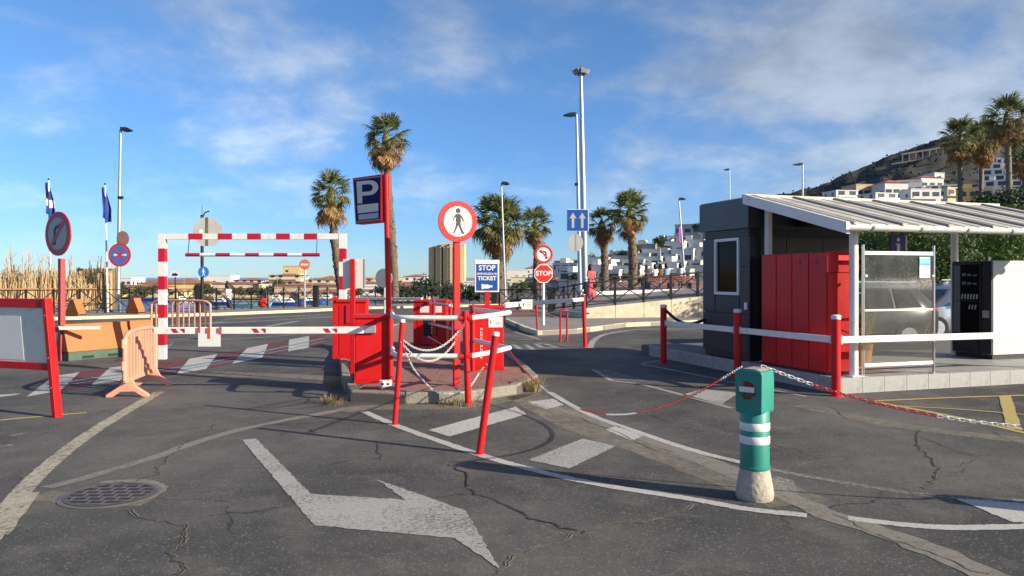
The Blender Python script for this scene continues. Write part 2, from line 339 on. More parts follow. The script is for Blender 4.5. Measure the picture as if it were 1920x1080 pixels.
def text(s, size, m, parent, x, z, y, name='lettering', bold=.0, sx=1, depth=.002, align='CENTER', roll=0):
    cu = bpy.data.curves.new('t', 'FONT'); cu.body = s; cu.size = size; cu.align_x = align; cu.align_y = 'CENTER'; cu.offset = bold; cu.extrude = depth; cu.resolution_u = 3
    t = bpy.data.objects.new('t', cu); C.objects.link(t); bpy.context.view_layer.update()
    me = bpy.data.meshes.new_from_object(t); bpy.data.objects.remove(t); bpy.data.curves.remove(cu)
    cr, sr = math.cos(roll), math.sin(roll)
    for v in me.vertices:
        a, b, c = v.co; a *= sx; v.co = (x+a*cr-b*sr, y-c, z+a*sr+b*cr)
    me.materials.clear(); me.materials.append(MATS[m]); o = bpy.data.objects.new(name, me); C.objects.link(o); o.parent = parent; return o
def disc(r, n=40, sx=1.0, c=(0, 0)): return [(c[0]+r*sx*math.cos(2*math.pi*k/n), c[1]+r*math.sin(2*math.pi*k/n)) for k in range(n)]
def poly_part(name, poly, y0, y1, m, parent, **k): return MB().prism(poly, y0, y1).build(name, m, parent, **k)
def strip_poly(pts, wd):
    pts = [Vector((p[0], p[1])) for p in pts]; a = []; b = []
    ws = wd if isinstance(wd, (list, tuple)) else [wd]*len(pts)
    for i, p in enumerate(pts):
        d = (pts[min(i+1, len(pts)-1)]-pts[max(i-1, 0)]).normalized(); n = Vector((-d.y, d.x))*ws[i]*.5; a.append(p+n); b.append(p-n)
    return a, b
def smooth_path(pts, k=6):
    out = []; P = [Vector(p) for p in pts]
    for i in range(len(P)-1):
        p0, p1, p2, p3 = P[max(i-1, 0)], P[i], P[i+1], P[min(i+2, len(P)-1)]
        for j in range(k):
            t = j/k; out.append(.5*((2*p1)+(p2-p0)*t+(2*p0-5*p1+4*p2-p3)*t*t+(-p0+3*p1-3*p2+p3)*t**3))
    out.append(P[-1]); return out
def strip(name, px, wd, m, z=.004, sm=True, jit=0, par=None):
    pts = [G(*p) for p in px]; pts = smooth_path(pts, 16 if jit and jit < .01 else 6) if sm else pts
    if isinstance(wd, list): wd = wd[0]
    a, b = strip_poly(pts, wd)
    if jit:
        for L_ in (a, b):
            for q in L_: q.x += rnd.gauss(0, jit); q.y += rnd.gauss(0, jit)
    mb = MB(); n = len(a); mb.add([(q.x, q.y, z) for q in a]+[(q.x, q.y, z) for q in b], [(i, i+1, n+i+1, n+i) for i in range(n-1)])
    return mb.build(name, m, par)
def patch(name, px, m, z=.004, par=None):
    P = [G(*p) for p in px]; out = []
    for a, b in zip(P, P[1:]+P[:1]):                   # brushed, slightly ragged edges
        k = max(1, min(60, int((b-a).length/.035)))
        for i in range(k): q = a.lerp(b, i/k); j = 0 if i == 0 else .0045; out.append((q.x+rnd.gauss(0, j), q.y+rnd.gauss(0, j), z))
    return MB().sheet(out).build(name, m, par)
# ================================================================ the setting
fenceA = [(-46, 12.2), (-30, 23.9), (-18.9, 31.9), (-14.3, 35.2), (-12.0, 38.0), (-9.3, 42.0), (0, 47.8)]
def off_path(pts, d):
    a, b = strip_poly(pts, 2*d); return a
edge = [tuple(p) for p in off_path(fenceA, 1.2)]           # the side towards the sea
ground = MB().sheet([(x, y, 0) for x, y in [(-70, -40), (140, -40), (140, 62), (8, 62), (3, 52)]+edge[::-1]+[(-70, 0)]]).build('ground', 'asphalt')
tag(ground, kind='structure')
sea = MB().sheet([(-20000, -2000, -6), (20000, -2000, -6), (20000, 20000, -6), (-20000, 20000, -6)]).build('sea_water', 'sea'); tag(sea, kind='structure')
# rubble slope from the promenade edge to the water
mb = MB(); e2 = [tuple(p) for p in off_path(fenceA, 14)]
n = len(edge); mb.add([(x, y, -.01) for x, y in edge]+[(x, y, -6.5) for x, y in e2], [(i, i+1, n+i+1, n+i) for i in range(n-1)])
tag(mb.build('shore_slope', 'sand'), kind='structure')
rk = MB(); rr = random.Random(5)
for i in range(420):
    t = rr.random()*(n-1); k = int(t); t -= k; a = Vector((*edge[k], 0)).lerp(Vector((*edge[k+1], 0)), t); b = Vector((*e2[k], -6.5)).lerp(Vector((*e2[k+1], -6.5)), t)
    p = a.lerp(b, rr.random()**1.3); s = rr.uniform(.25, .7)
    vs = [p+Vector((rr.uniform(.6, 1)*s*math.cos(q), rr.uniform(.6, 1)*s*math.sin(q), h*s*rr.uniform(.7, 1.1))) for h in (-.3, .35) for q in (0, 1.25, 2.5, 3.8, 5)]+[p+Vector((0, 0, .6*s))]
    rk.add(vs, [(0, 1, 6, 5), (1, 2, 7, 6), (2, 3, 8, 7), (3, 4, 9, 8), (4, 0, 5, 9), (5, 6, 10), (6, 7, 10), (7, 8, 10), (8, 9, 10), (9, 5, 10)])
tag(rk.build('shore_rocks', mat('rock', (.16, .145, .125), .95, var=.4, scale=1.5)), 'grey and pale boulders tipped below the promenade fence', 'rocks', kind='stuff')
# land beyond the bay and inland
land = MB().sheet([(x, y, -5.5) for x, y in [(-900, 420), (-320, 285), (-120, 262), (-40, 245), (12, 190), (16, 110), (8.5, 63), (140, 62), (140, 10), (1500, 10), (2500, 2600), (-2500, 2600), (-2500, 500)]]).build('land', mat('land_soil', (.22, .18, .12), .95, var=.3, scale=.05)); tag(land, kind='structure')
beach = [(-900, 420), (-320, 285), (-120, 262), (-40, 245), (12, 190), (16, 110)]
a, b = strip_poly(beach, 34)
mb = MB(); n = len(a); mb.add([(q.x, q.y, -5.4) for q in a]+[(q.x, q.y, -6.4) for q in b], [(i, i+1, n+i+1, n+i) for i in range(n-1)]); tag(mb.build('beach', 'sand'), kind='structure')

# far pavement in front of the promenade fence
a = off_path(fenceA, 1.0); b = off_path(fenceA, -2.4)
mb = MB(); n = len(a)
for z0, z1 in ((.0, .12),):
    vs = [(q.x, q.y, z1) for q in a]+[(q.x, q.y, z1) for q in b]+[(q.x, q.y, z0) for q in b]
    mb.add(vs, [(i, i+1, n+i+1, n+i) for i in range(n-1)]+[(n+i, n+i+1, 2*n+i+1, 2*n+i) for i in range(n-1)])
far_pavement = mb.build('far_pavement', 'footway'); tag(far_pavement, kind='structure')
c_ = off_path(fenceA, -2.55); mb = MB(); mb.add([(q.x, q.y, .125) for q in b]+[(q.x, q.y, .125) for q in c_]+[(q.x, q.y, 0) for q in c_], [(i, i+1, n+i+1, n+i) for i in range(n-1)]+[(n+i, n+i+1, 2*n+i+1, 2*n+i) for i in range(n-1)])
mb.build('kerb', 'pale_concrete', far_pavement)

# ---------------------------------------------------------------- road markings (paint sheets on the asphalt)
def mk(px, m='road_white', z=.004): return patch('road_marking', px, m, z, ground)
def ln(px, wd, m='road_white', z=.004, sm=True): return strip('road_marking', px, wd, m, z, sm, .0035, ground)
mk([(453, 825), (480, 823), (582, 927), (760, 938), (707, 900), (873, 958), (937, 1068), (853, 1010), (590, 986)])
ln([(683, 772), (745, 799), (890, 850), (1010, 884), (1130, 910), (1300, 937), (1400, 955), (1513, 967)], .105, 'road_white_new')
ln([(1590, 972), (1700, 985), (1800, 990), (1960, 987)], .105, 'road_white_new')
ln([(1030, 736), (1100, 775), (1200, 812), (1300, 845), (1392, 868)], .10, 'road_white_new')
ln([(1440, 880), (1530, 897), (1640, 915), (1750, 930), (1960, 942)], .09, 'road_faint')
mk([(803, 807), (967, 763), (987, 777), (843, 819)], 'road_white_new'); mk([(990, 863), (1093, 823), (1155, 837), (1067, 879)])
mk([(990, 754), (1037, 748), (1057, 759), (1025, 768)], 'road_white_new'); mk([(1135, 806), (1157, 799), (1205, 818), (1185, 827)], 'road_white_new')
mk([(1448, 892), (1488, 902), (1498, 936), (1450, 926)], 'road_faint'); mk([(1788, 934), (1960, 948), (1960, 982), (1900, 980)], 'road_white_new')
ln([(-40, 1040), (20, 948), (75, 888), (150, 826), (230, 775), (300, 735)], [.15]*31, 'road_cream')
ln([(0, 1005), (60, 925)], .1, 'road_cream', .005)
ln([(-40, 792), (80, 781), (163, 774)], .075, 'road_yellow'); mk([(-40, 743), (40, 738), (30, 741), (-40, 750)], 'road_white_new')
ln([(1640, 752), (1780, 746), (1960, 740)], .075, 'road_yellow'); ln([(1640, 754), (1780, 780), (1960, 821)], .09, 'road_yellow'); ln([(1690, 762), (1800, 768), (1960, 781)], .06, 'road_yellow', .005)
mk([(1873, 743), (1895, 742), (1917, 808), (1888, 803)], 'road_yellow', .006)
ln([(1300, 667), (1225, 678), (1205, 683), (1240, 690), (1370, 716), (1512, 744)], .085, 'road_white')
ln([(1112, 693), (1146, 714), (1200, 720), (1280, 741), (1371, 766)], .09, 'road_white', sm=False)
mk([(1278, 741), (1317, 730), (1385, 737), (1352, 759)], 'road_white'); mk([(1112, 694), (1140, 693), (1215, 716), (1150, 713)], 'road_faint', .005)
ln([(950, 686), (1090, 689), (1233, 687)], .08, 'road_faint'); ln([(955, 680), (1180, 680)], .06, 'road_faint')
ln([(1106, 653), (1115, 637), (1140, 626), (1200, 618), (1310, 617)], .16, 'road_white')
for q in ([(962, 646), (985, 646), (1000, 656), (978, 656)], [(1003, 645), (1022, 645), (1045, 652), (1018, 652)]):
    for i in range(4): ln([q[i], q[(i+1) % 4]], .12, 'road_white', sm=False)
ln([(940, 637), (1000, 637)], .1); ln([(965, 622), (1012, 637)], .1, 'road_cream'); ln([(1050, 646), (1080, 652)], .1, 'road_faint'); ln([(1140, 668), (1166, 672)], .1, 'road_faint')
# raised crossing in red and white, two teal lines
tx = [(612, 624), (580, 630), (542, 637), (503, 645), (463, 653), (408, 664), (355, 673), (262, 683), (205, 690), (150, 698), (100, 706)]
bx_ = [(606, 647), (579, 652), (540, 659), (492, 671), (435, 682), (387, 692), (330, 702), (225, 714), (170, 723), (113, 733), (50, 744)]
for i in range(10): mk([tx[i], tx[i+1], bx_[i+1], bx_[i]], 'road_red' if i % 2 == 0 else 'road_white_new')
ln([(610, 634), (540, 649), (450, 669), (370, 684), (290, 695), (200, 706), (90, 722)], .10, 'road_teal', .0065); ln([(610, 640), (540, 655), (450, 674), (370, 689), (290, 700), (200, 712), (90, 727)], .06, 'road_teal', .0065)
ln([(372, 639), (470, 634), (560, 627), (620, 623)], .09, 'road_cream'); ln([(300, 668), (325, 640)], .08, 'road_faint')
for q in ([(300, 611), (470, 603), (640, 593)], [(420, 599), (540, 593), (640, 588)], [(500, 612), (560, 602)], [(380, 607), (420, 604)], [(740, 594), (800, 590), (860, 588)], [(1100, 601), (1160, 598)]): ln(q, .22, 'road_white')
for q in ([(360, 640), (380, 638)], [(0, 838), (25, 835)], [(20, 818), (50, 812)]): ln(q, .1, 'road_faint')
# patched trenches and swept dust
def scar(px, wd, m, z=.003): return strip('trench_patch', px, wd, m, z, True, .012, ground)
scar([(88, 915), (250, 870), (450, 806), (640, 769)], .13, 'trench'); scar([(1000, 757), (1130, 793), (1240, 832), (1330, 868), (1440, 915), (1560, 968), (1700, 1014), (1880, 1090)], .22, 'trench')
scar([(640, 770), (700, 764), (860, 762), (960, 744), (1010, 722)], .35, 'dust', .002); scar([(980, 740), (1100, 800), (1250, 850), (1400, 905), (1500, 945)], .55, 'dust', .002); scar([(70, 930), (160, 935), (280, 940)], .25, 'dust', .002)
scar([(380, 700), (520, 705), (640, 712)], .6, 'dust', .002); scar([(1060, 616), (1170, 611), (1300, 609)], 1.2, 'dust', .002); scar([(1500, 760), (1700, 800), (1960, 830)], .3, 'dust', .0015)
# cracks
def crack(px, wd, m='crack_dark', z=.0055, j=.016):
    P = smooth_path([G(*p) for p in px], 6); cr_ = random.Random(int(px[0][0]*7+px[0][1])); P = [p+Vector((cr_.gauss(0, j), cr_.gauss(0, j), 0)) for p in P]
    a, b = strip_poly(P, [wd*cr_.uniform(.3, 1.2) for _ in P]); n = len(a); mb = MB()
    mb.add([(q.x, q.y, z) for q in a]+[(q.x, q.y, z) for q in b], [(i, i+1, n+i+1, n+i) for i in range(n-1)]); return mb.build('crack', m, ground)
c1 = [(405, 795), (385, 815), (340, 832), (335, 845), (300, 872), (290, 890), (255, 900)]
c2 = [(240, 955), (280, 975), (335, 985), (348, 1000), (345, 1015), (320, 1040), (345, 1060), (335, 1080)]
c3 = [(845, 872), (875, 890), (880, 920), (930, 938), (980, 965), (1040, 985), (1100, 1000)]
c4 = [(930, 1075), (970, 1045), (1080, 1003), (1150, 985), (1230, 975), (1310, 946)]
c5 = [(1724, 805), (1722, 835), (1745, 860), (1758, 880), (1750, 900), (1735, 918)]
for q, wd in ((c1, .012), (c2, .016), (c3, .016), (c4, .012), (c5, .014)): crack(q, wd)
for q, wd in ((c1, .024), (c2, .034), (c4, .036), (c5, .024)): crack(q, wd, 'crack_fill', .005)
for q in ([(708, 830), (712, 855), (716, 862)], [(600, 875), (650, 866), (712, 860)], [(815, 935), (876, 926)], [(1000, 758), (1060, 775), (1140, 805), (1240, 850)], [(1550, 760), (1590, 785), (1640, 800), (1720, 808)], [(1560, 965), (1640, 1000), (1760, 1045), (1860, 1080)], [(1860, 810), (1920, 838)], [(1200, 770), (1260, 795)], [(400, 965), (480, 960), (560, 945)], [(250, 820), (330, 808), (470, 790)], [(90, 800), (140, 790), (200, 770)]):
    crack(q, .009)
# manhole
mh = thing('manhole_cover', 'round cast iron manhole cover sunk in cracked asphalt', 'manhole', G(208, 928))
MB().lathe([(.36, .0015), (.36, .004), (.335, .006)], 44).build('frame', 'iron_rib', mh)
MB().lathe([(.325, .004), (.32, .0075)], 44).build('lid', 'iron', mh)
mb = MB()
for r0, r1 in ((.29, .30), (.305, .318)):
    for k in range(44):
        a, b = 2*math.pi*k/44, 2*math.pi*(k+1)/44
        mb.add([(r*math.cos(t), r*math.sin(t), .0105) for r, t in ((r0, a), (r1, a), (r1, b), (r0, b))], [(0, 1, 2, 3)])
for i in range(-3, 4):
    y = i*.085; hw = math.sqrt(max(0, .285**2-y*y))
    mb.box(-hw, hw, y-.008, y+.008, .006, .0095)
    for j in range(-4, 5):
        x = j*.11+(.055 if i % 2 else 0)
        if x*x+(y+.08)**2 < .285**2 and x*x+y*y < .285**2: mb.box(x-.007, x+.007, y+.008, y+.077, .006, .0093)
tag(mb.build('raised_ribs', 'iron_rib', mh), kind='stuff')
scar([(190, 905), (240, 902), (285, 905), (300, 915), (285, 930), (240, 945)], .09, 'trench', .0045)

# ---------------------------------------------------------------- traffic island
ISL = [(-2.14, 10.25), (-1.39, 10.05), (-.57, 10.2), (.08, 10.85), (.40, 11.9), (.22, 13.5), (-.1, 16), (-.3, 21), (-1.2, 25), (-3.6, 26), (-4.5, 21), (-3.35, 15), (-2.62, 11.9)]
def inside(p, poly):
    c = False; j = len(poly)-1
    for i in range(len(poly)):
        if (poly[i][1] > p[1]) != (poly[j][1] > p[1]) and p[0] < (poly[j][0]-poly[i][0])*(p[1]-poly[i][1])/(poly[j][1]-poly[i][1])+poly[i][0]: c = not c
        j = i
    return c
def kerbs(parent, poly, h, wd=.13, ln_=.95, closed=True, m='kerb_stone', seed=1):
    r = random.Random(seed); n = len(poly)
    for i in range(n if closed else n-1):
        a, b = Vector(poly[i]), Vector(poly[(i+1) % n]); d = b-a; L = d.length; k = max(1, round(L/ln_)); d.normalize(); nrm = Vector((-d.y, d.x))
        for j in range(k):
            p = a+d*(L*j/k+.006); q = a+d*(L*(j+1)/k-.006); hh = h+r.uniform(-.008, .008); o = r.uniform(-.008, .008)
            M = Matrix(((d.x, nrm.x, 0, p.x), (d.y, nrm.y, 0, p.y), (0, 0, 1, 0), (0, 0, 0, 1)))
            MB().box(0, (q-p).length, o, wd+o, 0, hh, M).build('kerb_stone', m, parent, bevel=.018)
island = MB().prism(ISL, -.01, .118, 'xy').build('traffic_island', 'paver_bed'); tag(island, kind='structure')
kerbs(island, ISL, .15)
pv = MB(); rr = random.Random(3)
for i in range(-30, 12):
    for j in range(0, 170):
        x = -3.0+i*.206+(.103 if j % 2 else 0)+1.5; y = 10+j*.106
        if y < 16 or True:
            ok = all(inside((x+sx*.19, y+sy*.14), ISL) for sx in (-1, 1) for sy in (-1, 1))
            if ok:
                z = .137+rr.uniform(-.004, .004); pv.box(x-.098, x+.098, y-.048, y+.048, .11, z)
tag(pv.build('brick_paving', 'paver_red', island), kind='stuff')

# middle pavement with the give-way signs, concrete ramp wall
MP = [(-.25, 28.2), (.35, 23.6), (.72, 21.9), (1.9, 22.6), (3.75, 25.6), (6.6, 27.4), (14, 29), (14, 31), (6, 33), (2, 40), (-.2, 38)]
mid = MB().prism(MP, -.01, .128, 'xy').build('pavement', 'footway'); tag(mid, kind='structure')
kerbs(mid, MP[:7], .14, .15, 1.0, False, 'pale_concrete', 4)
mk2 = MB()
for i in range(60):
    for j in range(80):
        x = -.1+i*.2+(.1 if j % 2 else 0); y = 30.2+j*.1
        if inside((x-.12, y), MP) and inside((x+.12, y), MP) and x < 2.4-(y-30)*.1: mk2.box(x-.095, x+.095, y-.046, y+.046, .12, .136)
tag(mk2.build('brick_paving', 'paver_red', mid), kind='stuff')
WL = [(1.55, 33.2, .16), (1.95, 31.0, .28), (2.75, 28.7, .50), (5.0, 29.3, .70), (7.2, 29.9, .90), (10.5, 30.8, 1.1), (15, 32, 1.35)]
wall = thing('ramp_wall', 'cream concrete retaining wall rising beside the ramp', 'wall', (0, 0, 0))
for i in range(len(WL)-1):
    (x0, y0, h0), (x1, y1, h1) = WL[i], WL[i+1]; k = 1 if i < 2 else 2
    for j in range(k):
        a = Vector((x0, y0, h0)).lerp(Vector((x1, y1, h1)), j/k); b = Vector((x0, y0, h0)).lerp(Vector((x1, y1, h1)), (j+1)/k); d = (b-a); d.z = 0; L = d.length; d.normalize(); nn = Vector((-d.y, d.x, 0))*.22; e = d*.006
        p, q = a+e, b-e
        mb = MB(); vs = [(p.x, p.y, 0), (q.x, q.y, 0), (q.x+nn.x, q.y+nn.y, 0), (p.x+nn.x, p.y+nn.y, 0), (p.x, p.y, a.z), (q.x, q.y, b.z), (q.x+nn.x, q.y+nn.y, b.z), (p.x+nn.x, p.y+nn.y, a.z)]
        mb.add(vs, [(3, 2, 1, 0), (4, 5, 6, 7), (0, 1, 5, 4), (1, 2, 6, 5), (2, 3, 7, 6), (3, 0, 4, 7)]).build('wall_panel', 'pale_concrete', wall, bevel=.012)
ramp = MB().add([(x+.05, y+.2, z-.1) for x, y, z in WL]+[(-.5, 44, .06), (2.2, 42, .25), (3.5, 41, .5), (6, 42, .66), (9, 46, .85), (13, 52, 1.0), (24, 62, 1.3)], [(i, i+1, 7+i+1, 7+i) for i in range(6)]).build('ramp_footway', 'footway'); tag(ramp, kind='structure')
prom = MB().add([(-.5, 44, .055), (2.2, 42, .245), (3.5, 41, .495), (6, 42, .655), (9, 46, .845), (13, 52, .995), (24, 62, 1.295), (60, 62, 1.3), (60, 130, 1.2), (16, 130, .9), (8, 70, .5), (0, 50, .05)], [(0, 1, 2, 3, 4, 5, 6, 7, 8, 9, 10, 11)]).build('promenade', 'paver_red'); tag(prom, kind='structure')
pw = thing('promenade_wall', 'long low whitewashed seat wall along the promenade', 'wall', (0, 0, 0))
for i in range(12):
    a = Vector((4.5+i*1.6, 47+i*.8, .55+i*.03)); b = Vector((4.5+(i+1)*1.6-.03, 47+(i+1)*.8-.015, .55+(i+1)*.03))
    mb = MB(); mb.add([a, b, b+Vector((-.2, .35, 0)), a+Vector((-.2, .35, 0)), a+Vector((0, 0, .22)), b+Vector((0, 0, .22)), b+Vector((-.2, .35, .22)), a+Vector((-.2, .35, .22))], [(3, 2, 1, 0), (4, 5, 6, 7), (0, 1, 5, 4), (1, 2, 6, 5), (2, 3, 7, 6), (3, 0, 4, 7)]); mb.build('wall_block', 'wall_white', pw)

# ================================================================ kiosk on its platform
KR = R(18); KO = Vector((4.69, 10.92, 0))
def kl(x, y, z=0): return KO+Vector((x*math.cos(KR)-y*math.sin(KR), x*math.sin(KR)+y*math.cos(KR), z))
plat = MB().box(-.06, 7, .02, 6, 0, .205).build('kiosk_platform', 'tile_joint', loc=KO, rz=KR); tag(plat, kind='structure')
ft = MB().box(0, .392, 0, .02, .004, .225).mesh('kerb_tile', 'platform_tile')
for i in range(17): inst('kerb_tile', ft, plat, (-.08+i*.4, 0, 0))
st = MB().box(0, .02, 0, .392, .004, .225).mesh('kerb_tile', 'platform_tile')
for i in range(14): inst('kerb_tile', st, plat, (-.08, .022+i*.4, 0))
tt = MB().box(0, .394, 0, .394, .2, .2195).mesh('floor_tile', 'platform_tile')
for i in range(15):
    for j in range(6): inst('floor_tile', tt, plat, (-.055+i*.4, .03+j*.4, .0005*((i*7+j*3) % 4)))
for o in list(plat.children)[:31]:
    b = o.modifiers.new('bevel', 'BEVEL'); b.width = .006; b.segments = 1

ks = thing('kiosk', 'dark slate clad ticket kiosk with white framed side window', 'kiosk', KO+Vector((0, 0, .22)), KR)
X0, X1, Y0, Y1, H = .05, 2.3, 2.3, 3.75, 2.78
MB().box(X0+.03, X1-.03, Y0+.03, 2.60, 0, H-.05).box(X0+.03, X1-.03, 3.33, Y1-.03, 0, H-.05).box(X0+.03, X1-.03, 2.6, 3.33, 0, 1.12).box(X0+.03, X1-.03, 2.6, 3.33, 2.12, H-.05).box(X0+1.6, X1-.03, 2.6, 3.33, 1.12, 2.12).build('core_wall', 'slate_dark', ks)
for (ya, yb, za, zb, m) in ((Y0, 2.575, 1.62, 2.13, 'slate_panel'), (Y0, 2.575, .80, 1.61, 'slate_panel'), (3.345, Y1, .80, 2.13, 'slate_panel'), (Y0, Y1, .10, .79, 'slate_panel'), (2.585, 3.335, .80, 1.10, 'slate_panel')):
    MB().box(X0, X0+.04, ya+.004, yb-.004, za+.004, zb-.004).build('cladding_panel', m, ks, bevel=.004)
for i in range(4): MB().box(X0-.01, X0+.03, Y0, Y1, 2.145+i*.03, 2.165+i*.03).build('louvre_slat', 'slate_dark', ks)
for i in range(3): MB().box(X0+i*.75, X0+(i+1)*.75-.01, Y0-.012, Y0+.03, .1, 2.13).build('cladding_panel', 'slate_dark', ks, bevel=.004)
MB().box(X0-.05, X1+.03, Y0-.04, Y1+.04, 2.27, H).build('fascia', mat('fascia_slate', (.026, .034, .042), .4, var=.12, scale=1.2), ks, bevel=.006)
MB().box(X0-.03, X1, Y0-.02, Y1+.02, H, H+.02).build('flat_roof', 'roof_rib', ks)
wd = MB()
for b in ((2.59, 2.635, 1.12, 2.12), (3.295, 3.34, 1.12, 2.12), (2.635, 3.295, 2.07, 2.12), (2.635, 3.295, 1.12, 1.17)): wd.box(X0-.02, X0+.05, *b)
win = wd.build('window', 'white_paint', ks)
MB().box(X0+.02, X0+.028, 2.635, 3.295, 1.17, 2.07).build('pane', 'clear_glass', win)
MB().box(X0+.02, X0+.04, 2.95, 2.975, 1.17, 1.18).build('latch', 'steel', win)
MB().box(.25, 1.2, 2.7, 3.2, .98, 1.05).box(.5, .9, 2.75, 2.9, 1.05, 1.3).build('counter', 'slate_dark', ks)
MB().box(X0-.035, X0-.005, 2.33, 2.40, .88, 1.0).build('switch_box', 'white_paint', ks)

isg = thing('information_sign', 'purple information sign with white i under the canopy', 'sign', kl(2.95, 2.2, 2.02), KR)
for x in (.06, .28): MB().cyl((x, .015, .40), (x, .015, .86), .008, 6).build('hanger', 'dark_metal', isg)
MB().box(0, .34, 0, .03, 0, .40).build('panel', mat('purple', (.055, .03, .20), .5), isg); MB().box(.34, .38, 0, .03, 0, .40).build('edge_trim', 'lamp_grey', isg)
poly_part('letter', [(.13, .02), (.21, .02), (.21, .24), (.12, .24), (.12, .215), (.145, .215), (.145, .02)], -.004, 0, 'white_sign', isg); poly_part('dot', disc(.035, 16, c=(.175, .31)), -.004, 0, 'white_sign', isg)

# lean-to canopy
cn = thing('canopy', 'pale ribbed metal lean-to canopy on white round columns', 'canopy', KO, KR)
FY, FZ, BY, BZ = -.12, 2.40, 2.26, 3.02; RX0, RX1 = -.06, 5.6
def rz_(y): return FZ+(y-FY)*(BZ-FZ)/(BY-FY)
xs = [RX0]+[RX0+.14+.85*k for k in range(7)]+[RX1]
for i in range(len(xs)-1):
    if xs[i+1] <= xs[i]: continue
    mb = MB(); x0, x1 = xs[i]+.003, xs[i+1]-.003
    mb.add([(x0, FY, FZ), (x1, FY, FZ), (x1, BY, BZ), (x0, BY, BZ), (x0, FY, FZ-.05), (x1, FY, FZ-.05), (x1, BY, BZ-.05), (x0, BY, BZ-.05)], [(0, 1, 2, 3), (7, 6, 5, 4), (0, 4, 5, 1), (1, 5, 6, 2), (2, 6, 7, 3), (3, 7, 4, 0)]).build('roof_panel', 'roof_sheet', cn)
def rib(x, wd_, h, nm, m, y0=FY-.03, y1=BY):
    mb = MB(); mb.add([(x+sx*wd_, y, rz_(y)+dz) for y in (y0, y1) for dz in (.002, h) for sx in (-.5, .5)], [(0, 1, 3, 2), (4, 6, 7, 5), (0, 4, 5, 1), (2, 3, 7, 6), (0, 2, 6, 4), (1, 5, 7, 3)]); return mb.build(nm, m, cn)
for k in range(7): rib(RX0+.14+.85*k, .075, .032, 'seam_rib', 'roof_rib')
for k in range(6):
    rib(RX0+.14+.85*k+.28, .016, .007, 'thin_rib', 'roof_rib'); rib(RX0+.14+.85*k+.57, .016, .007, 'thin_rib', 'roof_rib')
MB().add([(x, y, rz_(y)+dz) for x in (RX0-.05, RX0+.01) for y in (FY-.05, BY) for dz in (-.13, .035)], [(0, 1, 3, 2), (4, 6, 7, 5), (0, 4, 5, 1), (2, 3, 7, 6), (0, 2, 6, 4), (1, 5, 7, 3)]).build('barge_board', 'white_paint', cn)
MB().box(RX0, RX1, BY-.02, BY+.10, BZ-.03, BZ+.035).build('ridge_flashing', 'flashing', cn)
g = MB(); gp = [(FY-.02+.075*math.cos(a)-.06, FZ-.03+.075*math.sin(a)) for a in [R(180+15*k) for k in range(13)]]
gp2 = [(FY-.08+.068*math.cos(a), FZ-.028+.068*math.sin(a)) for a in [R(360-15*k) for k in range(13)]]
gut = g.prism(gp+gp2, RX0-.06, RX1, 'yz').build('gutter', 'white_paint', cn, smooth=40)
for k in range(7): 
    q = MB(); x = .25+.86*k; q.prism([(FY-.08+.084*math.cos(R(180+15*j)), FZ-.03+.084*math.sin(R(180+15*j))) for j in range(13)]+[(FY-.08+.076*math.cos(R(360-15*j)), FZ-.03+.076*math.sin(R(360-15*j))) for j in range(13)], x, x+.035, 'yz').build('gutter_bracket', 'galvanised', gut)
for (x, y, zt) in ((.30, .15, 2.38), (2.95, .35, 2.42), (.32, 2.15, 2.93), (4.35, 2.12, 2.93)):
    if x == 2.95: continue
    col = MB().lathe([(.062, .222), (.062, zt)], 20, (x, y)).build('column', 'white_paint', cn, smooth=40)
    MB().box(x-.1, x+.1, y-.1, y+.1, .2225, .236).build('base_plate', 'white_paint', col)
MB().box(.35, RX1, .12, .19, 2.33, 2.40).box(RX0, RX1, 2.1, 2.17, 2.86, 2.93).build('purlin', 'white_paint', cn)
MB().box(.9, 1.7, 1.7, 2.2, 2.52, 2.66).build('lamp_box', 'slate_dark', cn)

# red cabinet row
rc = thing('red_cabinet', 'tall red cabinet of four bays under the canopy', 'cabinet', kl(0, .35, .22), KR)
MB().box(.012, .56, .012, 1.55, .03, 1.80).build('body', 'red_gloss', rc, bevel=.006)
for i in range(4): MB().box(0, .014, .02+i*.385, .02+i*.385+.365, .04, 1.79).build('side_panel', 'red_gloss', rc, bevel=.006)
MB().box(.0, .57, -.012, .03, 1.50, 1.815).build('header_panel', 'red_gloss', rc, bevel=.006); MB().box(.02, .55, -.004, .014, .05, 1.49).build('front_panel', 'red_gloss', rc, bevel=.005)
for i in range(5):
    for x in (.12, .42): MB().box(x, x+.07, -.0135, -.011, 1.64+i*.028, 1.652+i*.028).build('vent_slot', 'crimson', rc)
for i in (0, 1): MB().box(-.003, .001, .19+i*.385, .22+i*.385, 1.62, 1.71).build('lock', 'black_print', rc)
MB().box(0, .57, 0, 1.56, 0, .03).build('plinth', 'slate_dark', rc)

